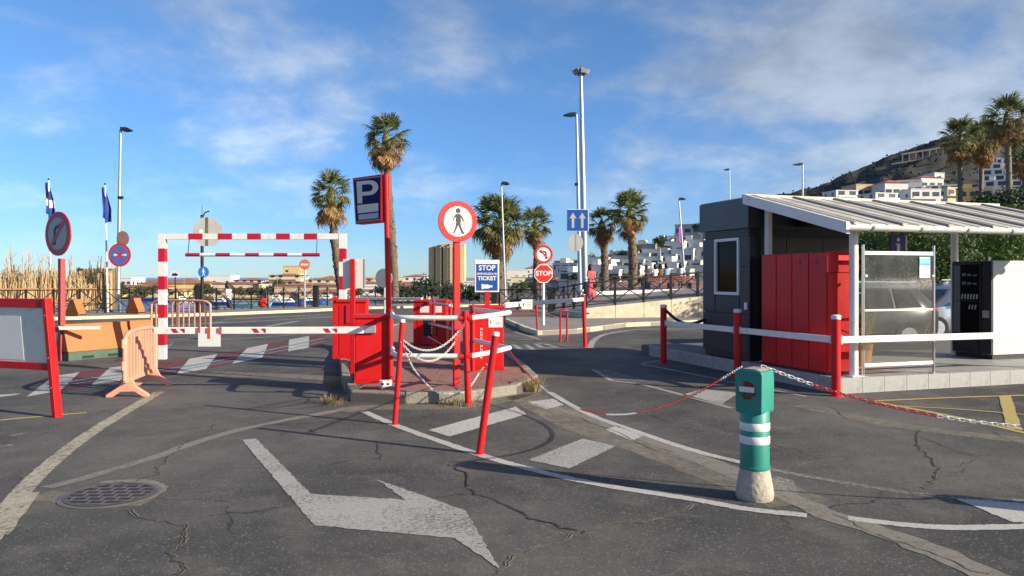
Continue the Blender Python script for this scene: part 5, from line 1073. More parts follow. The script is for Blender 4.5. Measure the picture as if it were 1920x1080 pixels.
for i, (px, Y, top, w_) in enumerate(((1850, 55, 366, 5), (1905, 52, 358, 6), (1960, 50, 356, 7), (1820, 60, 376, 4), (1500, 70, 352, 3.6), (1532, 72, 350, 3.4))):
    z = zat(top, Y); tree(('dark dense tree under the right palms', 'largest dark tree under the right palms', 'dark tree past the right edge of the palms', 'low dark tree left of the right palms', 'small dark tree above the kiosk roof edge', 'second small dark tree above the kiosk roof, beside the hill foot')[i], (xat(px, Y), Y, 0), z*1.06, w_, 30+i, 'leaf_dark', 8000, .15)
# ================================================================ far land: hotels, tower, town, hill
def roof_hip(mb, x0, x1, y0, y1, z, h, ov=.5):
    x0 -= ov; x1 += ov; y0 -= ov; y1 += ov; k = min((y1-y0)/2, (x1-x0)/2)
    mb.add([(x0, y0, z), (x1, y0, z), (x1, y1, z), (x0, y1, z), (x0+k, (y0+y1)/2, z+h), (x1-k, (y0+y1)/2, z+h)], [(0, 1, 5, 4), (1, 2, 5), (2, 3, 4, 5), (3, 0, 4), (3, 2, 1, 0)])
def hotel(label, px0, px1, ytop, Y, base, wallm, tiers=1, roof='terracotta', rz=0, depth=14, group=None, flr=3.0, name='hotel', cat='building'):
    x0, x1 = xat(px0, Y), xat(px1, Y); W = x1-x0; H = zat(ytop, Y)-base; t = thing(name, label, cat, ((x0+x1)/2, Y, base), rz, group); w2 = W/2
    wins = MB(); bal = MB(); rf_ = MB(); wl_ = MB()
    for k in range(tiers):
        h0 = H*k/tiers; h1 = H*(k+1)/tiers; xa, xb = -w2+W*.05*k, w2-W*.07*k; ya = k*depth*.3; rh_ = min(2.0, (h1-h0)*.3) if roof else 0
        wl_.box(xa, xb, ya, depth+ya, 0 if k == 0 else h0-.6, h1-rh_)
        if roof: roof_hip(rf_, xa, xb, ya, ya+depth, h1-rh_, rh_*1.0)
        else: rf_.box(xa-.2, xb+.2, ya-.2, ya+depth+.2, h1, h1+.35)
        nf = max(1, int((h1-h0-rh_)/flr)); nw = max(2, int((xb-xa)/3.2))
        for f in range(nf):
            z = h0+.6+f*flr+(.2 if k else 0)
            if z+1.5 > h1-rh_+.3: continue
            for j in range(nw):
                x = xa+(j+.5)*(xb-xa)/nw
                if (j*7+f*3+int(px0)) % 6 == 0: continue
                wins.box(x-.75, x+.75, ya-.06, ya+.05, z, z+1.6)
            for j in range(int(depth/4)): wins.box(xb-.05, xb+.06, ya+2+j*4-.7, ya+2+j*4+.7, z, z+1.5); wins.box(xa-.06, xa+.05, ya+2+j*4-.7, ya+2+j*4+.7, z, z+1.5)
            bal.box(xa+.3, xb-.3, ya-1.1, ya-.95, z-.35, z+.4)
    wl_.build('wall', wallm, t); tag(wins.build('window', 'far_window', t), kind='stuff'); bal.build('balcony_front', wallm, t); rf_.build('roof', roof or wallm, t); return t
B0 = -5.5
hotel('low orange roofed building left of the gantry across the bay', 232, 300, 531, 285, B0, 'wall_tan'); hotel('yellow hotel with terracotta roof behind the left gantry post', 300, 378, 522, 300, B0, 'wall_yellow', 1)
hotel('long flat white block above the cream hotels', 372, 432, 517, 420, B0, 'wall_white', 1, None); hotel('cream tiered hotel with red roofs left under the gantry', 384, 482, 528, 290, B0, 'wall_cream', 2); hotel('tall cream tiered hotel under the gantry middle', 484, 566, 513, 340, B0, 'wall_cream', 3)
hotel('wide terracotta roofed hotel beside the no entry sign', 500, 640, 531, 262, B0, 'wall_tan', 2); hotel('low white villas right of the striped gantry', 640, 720, 527, 300, B0, 'wall_white', 2); hotel('white house with orange roof left of the beige tower', 752, 800, 514, 420, B0, 'wall_white', 2)
hotel('pale low block left behind the tallest palm', 690, 768, 520, 460, B0, 'wall_cream', 1, None); hotel('small domed white building at the left end of the bay', 226, 246, 522, 360, B0, 'wall_white', 1, None); hotel('yellow low block far left beside the cane screen', 190, 226, 536, 280, B0, 'wall_yellow', 1)
hotel('orange roofed row in front of the cream hotels, at the shore', 400, 500, 541, 268, B0, 'wall_sand', 1); hotel('low sand coloured row at the shore beside the lamp post', 240, 330, 543, 270, B0, 'wall_sand', 1); hotel('low tan row at the shore under the no entry sign', 560, 660, 543, 258, B0, 'wall_tan', 1)
for k_h, (a_, b_, y_, Y_, m_, r_, l_) in enumerate(((246, 318, 527, 330, 'wall_sand', 'terracotta', 'sand coloured hotel with red roof left behind the gantry post'), (330, 400, 527, 345, 'wall_cream', 'terracotta', 'cream red roofed hotel wing behind the walking figure sign'), (428, 492, 521, 360, 'wall_white', 'terracotta', 'white red roofed hotel wing left of gantry middle'), (566, 640, 520, 350, 'wall_cream', 'terracotta', 'cream red roofed hotel wing behind the no entry sign post'), (640, 700, 519, 380, 'wall_sand', 'terracotta', 'sand coloured houses behind the white board back'), (150, 232, 533, 320, 'wall_sand', 'terracotta', 'sand coloured low hotel between cane screen and lamp post'), (700, 770, 528, 330, 'wall_white', 'terracotta', 'white red roofed villas behind the round sign back'))):
    hotel(l_, a_, b_, y_, Y_, B0, m_, 2, r_)
hotel('cream building crest with small towers above the hotels', 530, 562, 499, 430, B0, 'wall_sand', 1, None); hotel('pale hillside houses behind the gantry right post', 590, 640, 517, 430, B0, 'wall_white', 1)
# beige tower
TY = 600; tx0, tx1 = xat(802, TY), xat(873, TY); tw_ = thing('tower_block', 'tall beige ribbed apartment tower across the bay', 'tower', ((tx0+tx1)/2, TY, B0)); W = tx1-tx0; H = zat(459, TY)-B0
rotT = Matrix.Rotation(R(-32), 4, 'Z')
tw_.rotation_euler.z = R(0)
for i, (x, y, wv, dp, hh) in enumerate(((-.40, 2, .17, 8, .94), (-.22, -3, .13, 10, .97), (-.02, -7, .20, 12, 1.0), (.17, -9, .14, 12, 1.0), (.36, -8, .24, 14, .99))):
    mb = MB(); mb.box((x-wv/2)*W, (x+wv/2)*W, y, y+dp+10, 0, H*hh); mb.build('bay_wall', 'wall_sand', tw_)
    MB().box((x-wv/2)*W-.3, (x+wv/2)*W+.3, y-.3, y+dp+10.3, H*hh, H*hh+.8).build('parapet', 'wall_cream', tw_)
mb = MB(); nf = 15
for i, (x, y) in enumerate(((-.31, 1.6), (-.11, -6), (.075, -8), (.255, -8.6))):
    for f in range(nf): mb.box((x-.022)*W, (x+.022)*W, y-1.2+(i % 2)*.0, y+1.5, 2+f*(H-4)/nf, 2+f*(H-4)/nf+1.5)
tag(mb.build('window', 'far_window', tw_), kind='stuff')
mb = MB()
for i, (x, y) in enumerate(((-.31, 1.6), (-.11, -6), (.075, -8), (.255, -8.6))): mb.box((x-.04)*W, (x+.04)*W, y-1.0, y+6, 0, H*.95)
mb.build('recess_wall', 'wall_tan', tw_)
# low white houses between the palms
for i, (a, b, y, Y, m, lab) in enumerate(((880, 905, 520, 380, 'wall_white', 'white house just right of the beige tower'), (948, 990, 506, 420, 'wall_white', 'long white block on the ridge right of the thick palm'), (985, 1060, 497, 480, 'wall_white', 'white blocks on the skyline behind the no left turn sign'), (958, 985, 520, 260, 'wall_cream', 'cream house right of the thick palm trunk'), (1030, 1075, 516, 220, 'wall_white', 'white house behind the STOP sign'), (870, 960, 529, 240, 'wall_white', 'low white row behind the blue ticket sign'), (720, 800, 532, 230, 'wall_cream', 'low cream row under the trees by the tower'))):
    hotel(lab, a, b, y, Y, B0, m, 1, None if i % 2 else 'terracotta', depth=10, name='house')

# the white stepped town on the slope, its long fronts turned away from the sun
ridge = [(950, 512), (1000, 505), (1060, 498), (1120, 492), (1180, 478), (1230, 462), (1280, 440), (1330, 415), (1420, 395), (1600, 385)]
def prof(px, pts):
    for (a, ya), (b, yb) in zip(pts, pts[1:]):
        if a <= px <= b: return ya+(yb-ya)*(px-a)/(b-a)
    return pts[0][1] if px < pts[0][0] else pts[-1][1]
SY = 240
mb = MB(); cols = list(range(900, 2000, 20)); rows = [150, 205, 230, 255, 280, 305, 420]; vs = []
for c_ in cols:
    for Y in rows:
        f = min(1, max(0, (Y-205)/100)); p = at(c_, (560 if Y < 200 else 548)+(prof(c_, ridge)+14-548)*f, Y)
        if Y > 400: p = at(c_, prof(c_, ridge)+14, 305); p.y = 420; p.z *= .8
        vs.append(p+Vector((0, 0, rnd.uniform(-.3, .3))))
nr_ = len(rows); mb.add(vs, [(i*nr_+j, (i+1)*nr_+j, (i+1)*nr_+j+1, i*nr_+j+1) for i in range(len(cols)-1) for j in range(nr_-1)])
tag(mb.build('town_slope', mat('slope_scrub', (.10, .085, .06), .95, var=.4, scale=.15)), kind='structure')
def town_house(label, px, py, Y, W, H, D, rz, m='wall_white', roof=None, group='white houses of the hillside town'):
    p = at(px, py, Y); t = thing('house', label, 'house', (p.x, p.y, p.z), rz, group)
    MB().box(-W/2, W/2, -D/2, D/2, -6, H).build('wall', m, t)
    r_ = MB()
    if roof: roof_hip(r_, -W/2, W/2, -D/2, D/2, H, min(2, H*.3)); r_.build('roof', roof, t)
    else: r_.box(-W/2-.15, W/2+.15, -D/2-.15, D/2+.15, H, H+.3).build('roof', m, t); (rr.random() < .3) and MB().box(-W*.3, -W*.05, -D*.2, D*.2, H+.3, H+1.9).build('stair_head', m, t)
    wn_ = MB(); bl = MB(); nf = max(1, int(H/2.8))
    for f in range(nf):
        z = .5+f*2.8
        for j in range(max(2, int(W/3))): x = -W/2+(j+.5)*W/max(2, int(W/3)); wn_.box(x-1.15, x+1.15, -D/2-.06, -D/2+.1, z+.2, z+2.0)
        for j in range(max(1, int(D/3.5))): y = -D/2+(j+.5)*D/max(1, int(D/3.5)); wn_.box(W/2-.05, W/2+.06, y-.6, y+.6, z+.3, z+1.5); wn_.box(-W/2-.06, -W/2+.05, y-.6, y+.6, z+.3, z+1.5)
        bl.box(-W/2+.1, W/2-.1, -D/2-1.1, -D/2-.95, z-.3, z+.45)
    tag(wn_.build('window', 'far_window', t), kind='stuff'); bl.build('balcony_front', m, t); return t
rr = random.Random(21)
lab_t = 'white flat roofed terrace house stepping up the shaded hillside'
for row, (dy, Y) in enumerate(((0, 300), (.20, 280), (.40, 258), (.60, 236), (.80, 214))):
    px = 1062+row*5
    while px < 1340:
        top = prof(px, ridge); base = top+(530-top)*(dy+.20); Wm = rr.uniform(6, 9.5)
        town_house(lab_t, px, min(base, 531), Y, Wm, rr.uniform(3.0, 4.6)*(1 if px > 1120 else .7), 8, R(-29+rr.uniform(-6, 6)), rr.choice(('wall_white', 'wall_white', 'wall_white', 'wall_grey')), None)
        px += Wm/Y*FPX*(.78 if px > 1130 else 1.2)
town_house('brown block with pergola roof on the town skyline', 1216, 480, 300, 13, 4, 8, R(-20), 'wall_tan', group=None); town_house('grey weathered block at the top of the town beside the kiosk', 1296, 442, 300, 10, 4, 9, R(-30), 'wall_grey', group=None)
# foot of the hill, above the canopy
for i, (px, py, Y, W, H, D, rz, m, rf_, l) in enumerate(((1575, 374, 260, 8, 2.4, 8, 10, 'wall_white', None, 'low white house at the hill foot, left end above canopy'), (1625, 372, 300, 15, 4.6, 10, 8, 'wall_tan', None, 'tan flat block at the hill foot above the canopy'), (1668, 370, 290, 9, 5.0, 9, 5, 'wall_white', 'terracotta', 'white house with orange roof at the hill foot'), (1702, 366, 310, 9, 5.2, 10, -20, 'wall_white', None, 'tall white house stepping up the hill foot'), (1732, 356, 330, 11, 4.6, 10, 12, 'wall_white', 'terracotta', 'white house with brown roof and tower high at the hill foot'), (1752, 348, 340, 5, 5.0, 6, 12, 'wall_white', None, 'slim white stair tower topping the hill foot houses'), (1786, 372, 270, 12, 3.0, 9, 12, 'wall_cream', None, 'cream low house behind the left palm trunk'), (1720, 377, 250, 10, 3.2, 9, 5, 'wall_white', None, 'small white house low above the canopy'), (1765, 364, 300, 10, 2.8, 9, -15, 'wall_white', None, 'flat white house left of the first palm trunk'), (1826, 376, 250, 10, 3.4, 9, -30, 'wall_yellow', None, 'yellow house left of the right palm trunks'), (1645, 379, 240, 8, 2.2, 8, 15, 'wall_white', None, 'low white annex below the tan block'))):
    town_house(l, px, py, Y, W, H, D, R(rz), m, rf_, None)
rr = random.Random(31)
for row in range(5):
    for k in range(3):
        px = 1868+k*26-row*4; town_house('white terraced flats climbing the hill among the right palms', px, 356-row*11, 270+row*14, 7.0, 2.8, 8, R(-28+rr.uniform(-6, 6)), 'wall_white', None, 'white terraced flats at the right')
# scrub hill
HP = [(1400, 372), (1480, 366), (1530, 350), (1570, 333), (1620, 312), (1680, 287), (1720, 274), (1760, 262), (1800, 252), (1860, 240), (1950, 228), (2100, 225), (2300, 250), (2600, 330)]
hm = MB(); rr = random.Random(12); cols = [1400+6*i for i in range(201)]; NR = 26; vs = []
from mathutils import noise as mnoise
for ci, c_ in enumerate(cols):
    ztop = zat(prof(c_, HP), 800)
    for j in range(NR):
        f = j/(NR-1); Y = 330+f*470; x = xat(c_, 800)*(.42+.58*f)*(1.0)+0; zz_ = ztop*(f**1.15)
        px_, py_ = x*.02, Y*.02; zz_ += (mnoise.noise((px_, py_, 0))*9+mnoise.noise((px_*3, py_*3, 4))*4)*min(1, f*2)*(1 if f < .97 else .35)+mnoise.noise((x*.15, Y*.15, 9))*1.6
        vs.append((x, Y, max(-2, zz_)))
for ci, c_ in enumerate(cols): vs.append((xat(c_, 800)*1.25, 1000, zat(prof(c_, HP), 800)*.5))
fs = [(i*NR+j, (i+1)*NR+j, (i+1)*NR+j+1, i*NR+j+1) for i in range(200) for j in range(NR-1)]+[(i*NR+NR-1, (i+1)*NR+NR-1, 201*NR+i+1, 201*NR+i) for i in range(200)]
hill = hm.add(vs, fs).build('hill', 'hill_scrub', smooth=180); tag(hill, kind='structure')
sb_ = MB(); rr = random.Random(77)
for i in range(2600):
    ci = rr.randrange(10, 150); j = rr.randrange(6, NR); p = Vector(vs[ci*NR+j])+Vector((rr.uniform(-4, 4), rr.uniform(-8, 8), -.3)); s = rr.uniform(.7, 2.0)
    sb_.add([p+Vector((s*math.cos(a)*rr.uniform(.7, 1), s*math.sin(a), 0)) for a in (0, 1.57, 3.14, 4.7)]+[p+Vector((rr.uniform(-.3, .3), 0, s*1.1))], [(0, 1, 4), (1, 2, 4), (2, 3, 4), (3, 0, 4)])
tag(sb_.build('hill_shrubs', 'leaf_dark', recalc=False), 'dark dry shrubs dotted over the hillside', 'shrubs', kind='stuff')
vd = thing('viaduct', 'long unfinished concrete frame with columns across the hillside', 'structure', at(1690, 301, 700)); o0 = at(1690, 301, 700); n_ = 7
MB().add([p-o0 for p in (at(1690, 288, 700), at(1772, 274, 700), at(1772, 277, 700), at(1690, 291, 700))]+[p-o0+Vector((0, 5, 0)) for p in (at(1690, 288, 700), at(1772, 274, 700), at(1772, 277, 700), at(1690, 291, 700))], [(0, 1, 2, 3), (7, 6, 5, 4), (0, 4, 5, 1), (2, 6, 7, 3), (0, 3, 7, 4), (1, 5, 6, 2)]).build('deck', 'old_concrete', vd)
for k in range(7):
    px = 1693+k*12.6; a = at(px, 290-k*2.15, 700)-o0; MB().box(a.x-.45, a.x+.45, .5, 1.4, a.z-7.5, a.z).build('column', 'old_concrete', vd)
MB().add([p-o0 for p in (at(1672, 307, 700), at(1780, 288, 700), at(1780, 290, 700), at(1672, 309, 700))]+[p-o0+Vector((0, 6, 0)) for p in (at(1672, 307, 700), at(1780, 288, 700), at(1780, 290, 700), at(1672, 309, 700))], [(0, 1, 2, 3), (7, 6, 5, 4), (0, 4, 5, 1), (2, 6, 7, 3), (0, 3, 7, 4), (1, 5, 6, 2)]).build('lower_deck', 'old_concrete', vd)

# trees along the bay and in front of the town
FT = [leaf_cloud([(0, 0, 2.6, 1.7, .75), (1.3, .3, 2.1, 1.2, .7), (-1.2, -.2, 2.2, 1.3, .7), (.2, .6, 3.4, 1.0, .7)], 520, .30, 'leaf_far', 60+i) for i in range(4)]
FTD = [leaf_cloud([(0, 0, 2.6, 1.7, .75), (1.3, .3, 2.1, 1.2, .7), (-1.2, -.2, 2.2, 1.3, .7)], 520, .30, 'leaf_dark', 70+i) for i in range(3)]
ftr = MB().tube([(0, 0, -.5), (.05, 0, 2.4)], [.18, .1], 6).mesh('trunk', 'bark')
rr = random.Random(14)
def far_tree(px, Y, base, s, dark=False, lab='dark green rounded tree on the far shore of the bay', grp='trees along the far shore'):
    t = thing('shore_tree', lab, 'tree', (xat(px, Y), Y, base), rr.random()*6, grp); t.scale = (s, s, s*rr.uniform(.85, 1.15)); inst('trunk', ftr, t); inst('crown', rr.choice(FTD if dark else FT), t)
for i in range(34): far_tree(rr.uniform(225, 800), rr.uniform(262, 280), B0-.2, rr.uniform(.8, 1.5))
for i in range(26): far_tree(rr.uniform(690, 1010), rr.uniform(175, 250), B0, rr.uniform(1.1, 1.75), rr.random() < .5, 'dark leafy tree in the park between tower and thick palm', 'trees in the park inland')
for i in range(15):
    px = rr.uniform(1060, 1330); far_tree(px, 170+rr.uniform(-10, 15), at(px, 535, 170).z, rr.uniform(.4, .8), True, 'dark tree at the foot of the white town', 'trees below the town')
for i in range(8):
    px = rr.uniform(1090, 1330); far_tree(px, 290, at(px, prof(px, ridge)+8, 290).z, rr.uniform(.8, 1.4), True, 'dark tree on the skyline of the white town', 'skyline trees of the town')

# boats in the bay
def boat(px, Y, L, hullm, label, cabin=True, mast=False, rz=0):
    t = thing('moored_boat', label, 'boat', (xat(px, Y), Y, -6.0), rz, 'boats moored in the bay'); pr = [(-.5, .0, .75), (-.48, .34, .8), (0, .42, .8), (.3, .32, .95), (.5, 0, 1.15)]
    mb = MB(); up = [(x*L, y*L*.5, z) for x, y, z in pr]+[(x*L, -y*L*.5, z) for x, y, z in pr[1:-1][::-1]]; lo = [(x*.9, y*.55, -.2) for x, y, z in up]; n = len(up)
    mb.add(up+lo, [tuple(range(n)), tuple(range(n, 2*n))[::-1]]+[(i, (i+1) % n, n+(i+1) % n, n+i) for i in range(n)]).build('hull', hullm, t)
    if cabin: MB().prism([(-.2*L, .8), (.18*L, .85), (.08*L, 1.9), (-.18*L, 1.9)], -.11*L, .11*L).build('cabin', 'white_paint', t); MB().box(-.15*L, .1*L, -.113*L, -.108*L, 1.3, 1.65).build('cabin_window', 'far_window', t)
    if mast: MB().cyl((0, 0, .8), (0, 0, 9), .05, 6).build('mast', 'lamp_grey', t)
    return t
mat('hull_blue', (.03, .10, .36), .4); mat('hull_cyan', (.22, .52, .55), .5); mat('hull_white', (.7, .7, .7), .4)
for px, Y, L, m, l, cb, ms_, rz in ((470, 122, 9, 'hull_cyan', 'pale turquoise hulled boat behind the fence', False, False, 8), (415, 128, 7, 'hull_blue', 'dark blue boat left of the turquoise one', True, False, -10), (540, 126, 8, 'hull_blue', 'blue boat with white cabin under the gantry right half', True, False, 5), (585, 135, 7, 'hull_blue', 'bright blue boat below the no entry sign', True, True, 12), (520, 150, 6, 'hull_white', 'small white boat further out under the gantry', True, True, 0), (345, 140, 6, 'hull_white', 'white boat beside the boat picture sign', True, True, 20), (615, 150, 7, 'hull_white', 'white boat near the right gantry post', True, True, -5), (290, 150, 6, 'hull_blue', 'small blue boat left of the gantry post', False, False, 0)): boat(px, Y*1.68, L*1.25, m, l, cb, ms_, R(rz))
for k, (px, Y) in enumerate(((600, 180), (206, 180), (770, 190), (585, 185))):
    t = thing('flag_mast', ('thin bare mast over the bay left of the right gantry post', 'thin bare mast left of the lamp post', 'thin bare mast left of the beige tower', 'second thin bare mast by the no entry sign')[k], 'mast', (xat(px, Y), Y+30, -6)); MB().cyl((0, 0, 0), (0, 0, 12+k), .07, 6).build('pole', 'lamp_grey', t); MB().cyl((-.8, 0, 9), (.8, 0, 9), .04, 5).build('spreader', 'lamp_grey', t)
rfl = thing('red_float', 'red round float hung on the seafront fence', 'float', (xat(499, 39.5), 39.0, .12)); MB().lathe([(.1, 0), (.24, .12), (.26, .28), (.15, .45), (.05, .5)], 16).build('ball', 'red_sign', rfl, smooth=60); MB().tube([(-.06, 0, .48), (0, 0, .58), (.06, 0, .48)], .015, 6).build('eye', 'dark_metal', rfl)

# ================================================================ cars behind the kiosk
def car(label, loc, rz, paint):
    t = thing('parked_car', label, 'car', loc, rz)
    # x: length (front +), sections: x, half width at sill, belt half width, belt z, roof half width, roof z
    S = [(-2.2, .70, .78, .75, .0, .0), (-2.15, .80, .86, .95, .60, 1.25), (-1.75, .86, .91, 1.00, .64, 1.60), (-.9, .88, .93, 1.00, .68, 1.68), (.1, .88, .93, .99, .68, 1.66), (.75, .88, .92, .97, .62, 1.45), (1.25, .88, .91, .95, .60, 1.02), (1.9, .84, .86, .86, .5, .90), (2.2, .72, .74, .66, .4, .70)]
    vs = []; 
    for (x, ws, wb, zb, wr, zr) in S:
        if zr == 0: wr, zr = .6, zb+.05
        vs += [(x, -ws, .30), (x, -wb, .55), (x, -wb, zb), (x, -wr, zr-.06), (x, -wr*.8, zr), (x, wr*.8, zr), (x, wr, zr-.06), (x, wb, zb), (x, wb, .55), (x, ws, .30)]
    n = 10; fs = [(i*n+k, i*n+(k+1) % n, (i+1)*n+(k+1) % n, (i+1)*n+k) for i in range(len(S)-1) for k in range(n)]+[tuple(range(n)), tuple((len(S)-1)*n+k for k in range(n))[::-1]]
    body = MB().add(vs, fs).build('body', paint, t, smooth=35)
    for s in (-1, 1):
        def q(x, f, o=.012):
            for a, b in zip(S, S[1:]):
                if a[0] <= x <= b[0]:
                    u = (x-a[0])/(b[0]-a[0]); L_ = lambda i: a[i]+(b[i]-a[i])*u
                    wb, zb, wr, zr = L_(2), L_(3), L_(4), L_(5)-.06; return (x, s*(wb+(wr-wb)*f+o), zb+(zr-zb)*f)
        for pts in ([(-1.72, .12), (-1.05, .10), (-1.05, .9), (-1.5, .9)], [(-.98, .10), (-.12, .10), (-.12, .92), (-.98, .92)], [(-.05, .10), (.98, .10), (.72, .85), (-.05, .92)]): MB().sheet([q(*p) for p in pts]).build('side_window', 'car_glass', t)
        MB().cyl((-.15, s*.935, .88), (-.38, s*.935, .88), .018, 6).build('door_handle', 'steel', t); MB().box(.72, .9, s*1.0-.09, s*1.0+.09, 1.0, 1.14).build('mirror', paint, t, bevel=.03)
        MB().box(-1.7, .1, s*.62-.02, s*.62+.02, 1.70, 1.73).build('roof_rail', 'steel', t); MB().box(1.95, 2.12, s*.62-.14, s*.62+.14, .66, .78).build('headlight', 'steel', t, bevel=.03); MB().box(-2.2, -2.1, s*.7-.1, s*.7+.1, .8, 1.05).build('tail_light', 'red_sign', t, bevel=.02)
        for x in (-1.35, 1.4):
            wh = MB().cyl((x, s*.72, .34), (x, s*.93, .34), .34, 24).build('wheel', 'tyre', t, smooth=40); MB().cyl((x, s*.92, .34), (x, s*.945, .34), .22, 16).build('rim', 'steel', wh)
    MB().sheet([(.80, -.56, 1.44), (.80, .56, 1.44), (1.27, .57, 1.06), (1.27, -.57, 1.06)]).build('windscreen', 'car_glass', t); return t
car('silver estate car parked behind glass screen and vending machine', (12.4, 21.4, 0), R(188), 'car_silver').scale = (.98, .98, .92); car('dark grey car parked behind the glass screen', (7.7, 18.4, 0), R(186), 'car_dark').scale = (.95, .95, .9)
tpl = thing('potted_grass', 'dry ornamental grass in a brown pot behind the glass screen', 'plant', kl(1.35, 1.2, .222)); MB().lathe([(.16, 0), (.2, .3), (.21, .36), (.17, .36)], 16).build('pot', 'timber', tpl); mb = MB(); rr = random.Random(2)
for i in range(160):
    a = rr.random()*6.28; l = rr.uniform(.5, .95); d = Vector((math.cos(a), math.sin(a), 0)); p = d*rr.random()*.12+Vector((0, 0, .34)); q = d.cross(Vector((0, 0, 1)))*.006; mb.add([p-q, p+q, p+d*l*.2+Vector((0, 0, l*.7))+q, p+d*l*.2+Vector((0, 0, l*.7))-q, p+d*l*.5+Vector((0, 0, l*.85))], [(0, 1, 2, 3), (3, 2, 4)])
mb.build('blades', 'dry_grass', tpl, recalc=False)
cb_ = thing('display_stand', 'cream cardboard display stand inside behind the glass screen', 'stand', kl(.62, 1.9, .222), KR); MB().box(0, .42, 0, .3, 0, 1.1).box(.0, .3, .02, .28, 1.15, 1.78).build('box', mat('card', (.40, .33, .22), .8), cb_, bevel=.006); MB().box(.03, .27, -.004, .019, 1.2, 1.74).build('print_panel', 'board_face', cb_)
#br = thing('service_wall', 'dark wall of the neighbouring stand behind the kiosk', 'wall', kl(3.5, 4.3, 0), KR); MB().box(0, .1, 0, 2.5, 0, 2.2).build('panel', 'slate_dark', br)

# ================================================================ people
def person(label, loc, rz, h, top, bottom, dress=False, pose='stand', hairlen=.1, group=None):
    t = thing('person', label, 'person', loc, rz, group); k = h/1.7
    J = {'pel': (0, 0, .92), 'wai': (0, .0, 1.08), 'che': (0, -.01, 1.28), 'nec': (0, 0, 1.45), 'hd0': (0, -.01, 1.54), 'hd1': (0, -.015, 1.66),
         'sl': (-.17, 0, 1.40), 'el': (-.22, -.02, 1.14), 'hl': (-.12, -.20, 1.06), 'fl': (-.08, -.26, 1.08), 'sr': (.17, 0, 1.40), 'er': (.23, -.02, 1.14), 'hr': (.10, -.20, 1.08), 'fr': (.05, -.26, 1.10),
         'pl': (-.09, 0, .88), 'kl': (-.10, -.02, .50), 'al': (-.10, .02, .09), 'tl': (-.11, -.13, .03), 'pr': (.09, 0, .88), 'kr': (.10, -.03, .50), 'ar': (.11, .03, .09), 'tr': (.12, -.12, .03)}
    if pose == 'walk': J.update({'kl': (-.09, -.16, .52), 'al': (-.09, -.18, .10), 'tl': (-.09, -.32, .05), 'kr': (.09, .02, .50), 'ar': (.09, .28, .14), 'tr': (.09, .18, .03), 'hl': (-.22, .10, .95), 'fl': (-.22, .08, .86), 'hr': (.22, -.18, .98), 'fr': (.22, -.24, .92)})
    if pose == 'sit': J.update({'kl': (-.1, -.42, .90), 'al': (-.1, -.44, .50), 'tl': (-.1, -.58, .46), 'kr': (.1, -.42, .90), 'ar': (.1, -.44, .50), 'tr': (.1, -.58, .46)})
    E = [('pel', 'wai'), ('wai', 'che'), ('che', 'nec'), ('nec', 'hd0'), ('hd0', 'hd1'), ('che', 'sl'), ('sl', 'el'), ('el', 'hl'), ('hl', 'fl'), ('che', 'sr'), ('sr', 'er'), ('er', 'hr'), ('hr', 'fr'), ('pel', 'pl'), ('pl', 'kl'), ('kl', 'al'), ('al', 'tl'), ('pel', 'pr'), ('pr', 'kr'), ('kr', 'ar'), ('ar', 'tr')]
    RAD = {'pel': .13, 'wai': .115, 'che': .13, 'nec': .055, 'hd0': .085, 'hd1': .085, 'sl': .06, 'sr': .06, 'el': .043, 'er': .043, 'hl': .032, 'hr': .032, 'fl': .026, 'fr': .026, 'pl': .085, 'pr': .085, 'kl': .058, 'kr': .058, 'al': .04, 'ar': .04, 'tl': .03, 'tr': .03}
    nm = list(J); me = bpy.data.meshes.new('body'); me.from_pydata([Vector(J[a])*k for a in nm], [(nm.index(a), nm.index(b)) for a, b in E], []); me.materials.append(MATS['skin'])
    o = bpy.data.objects.new('body', me); C.objects.link(o); o.parent = t; sm = o.modifiers.new('skin', 'SKIN'); o.modifiers.new('sub', 'SUBSURF').levels = 2; o.modifiers['sub'].render_levels = 2
    for i, a in enumerate(nm): sv = me.skin_vertices[0].data[i]; sv.radius = (RAD[a]*k,)*2; sv.use_root = (a == 'pel')
    me.shade_smooth()
    def cloth(name, prof_, m, sx=1.15, sy=.85, n=20, fold=0):
        mb = MB(); vs = []
        for r_, z in prof_:
            for j in range(n): a = 2*math.pi*j/n; q = r_*(1+fold*math.sin(a*7)*(1 if z < .9 else 0)); vs.append((q*math.cos(a)*sx*k, q*math.sin(a)*sy*k, z*k))
        fs = [(i*n+j, i*n+(j+1) % n, (i+1)*n+(j+1) % n, (i+1)*n+j) for i in range(len(prof_)-1) for j in range(n)]; mb.add(vs, fs).build(name, m, t, smooth=60)
    cloth('dress' if dress else 'shirt', [(.26, .22), (.24, .45), (.20, .75), (.17, .95), (.135, 1.10), (.16, 1.28), (.155, 1.40), (.07, 1.47)] if dress else [(.17, .86), (.155, 1.0), (.15, 1.12), (.17, 1.28), (.16, 1.40), (.07, 1.47)], top, fold=.05 if dress else 0)
    for s in (-1, 1):
        a, b = Vector(J['sl' if s < 0 else 'sr'])*k, Vector(J['el' if s < 0 else 'er'])*k; MB().tube([a+Vector((-.03*s, 0, .03)), a.lerp(b, .5), a.lerp(b, .8)], [.085*k, .075*k, .07*k], 10).build('sleeve', top, t, smooth=60)
        if not dress:
            a, b, c = (Vector(J[q+('l' if s < 0 else 'r')])*k for q in 'pka'); MB().tube([a+Vector((0, 0, .06)), b, b.lerp(c, .8)], [.115*k, .08*k, .065*k], 10).build('trouser_leg', bottom, t, smooth=60)
    MB().lathe([(.08, 1.46-hairlen), (.125, 1.50-hairlen*.4), (.135, 1.62), (.12, 1.72), (.04, 1.78)], 14, (0, .045)).build('hair', 'hair', t, smooth=60).scale = (k, k, k)
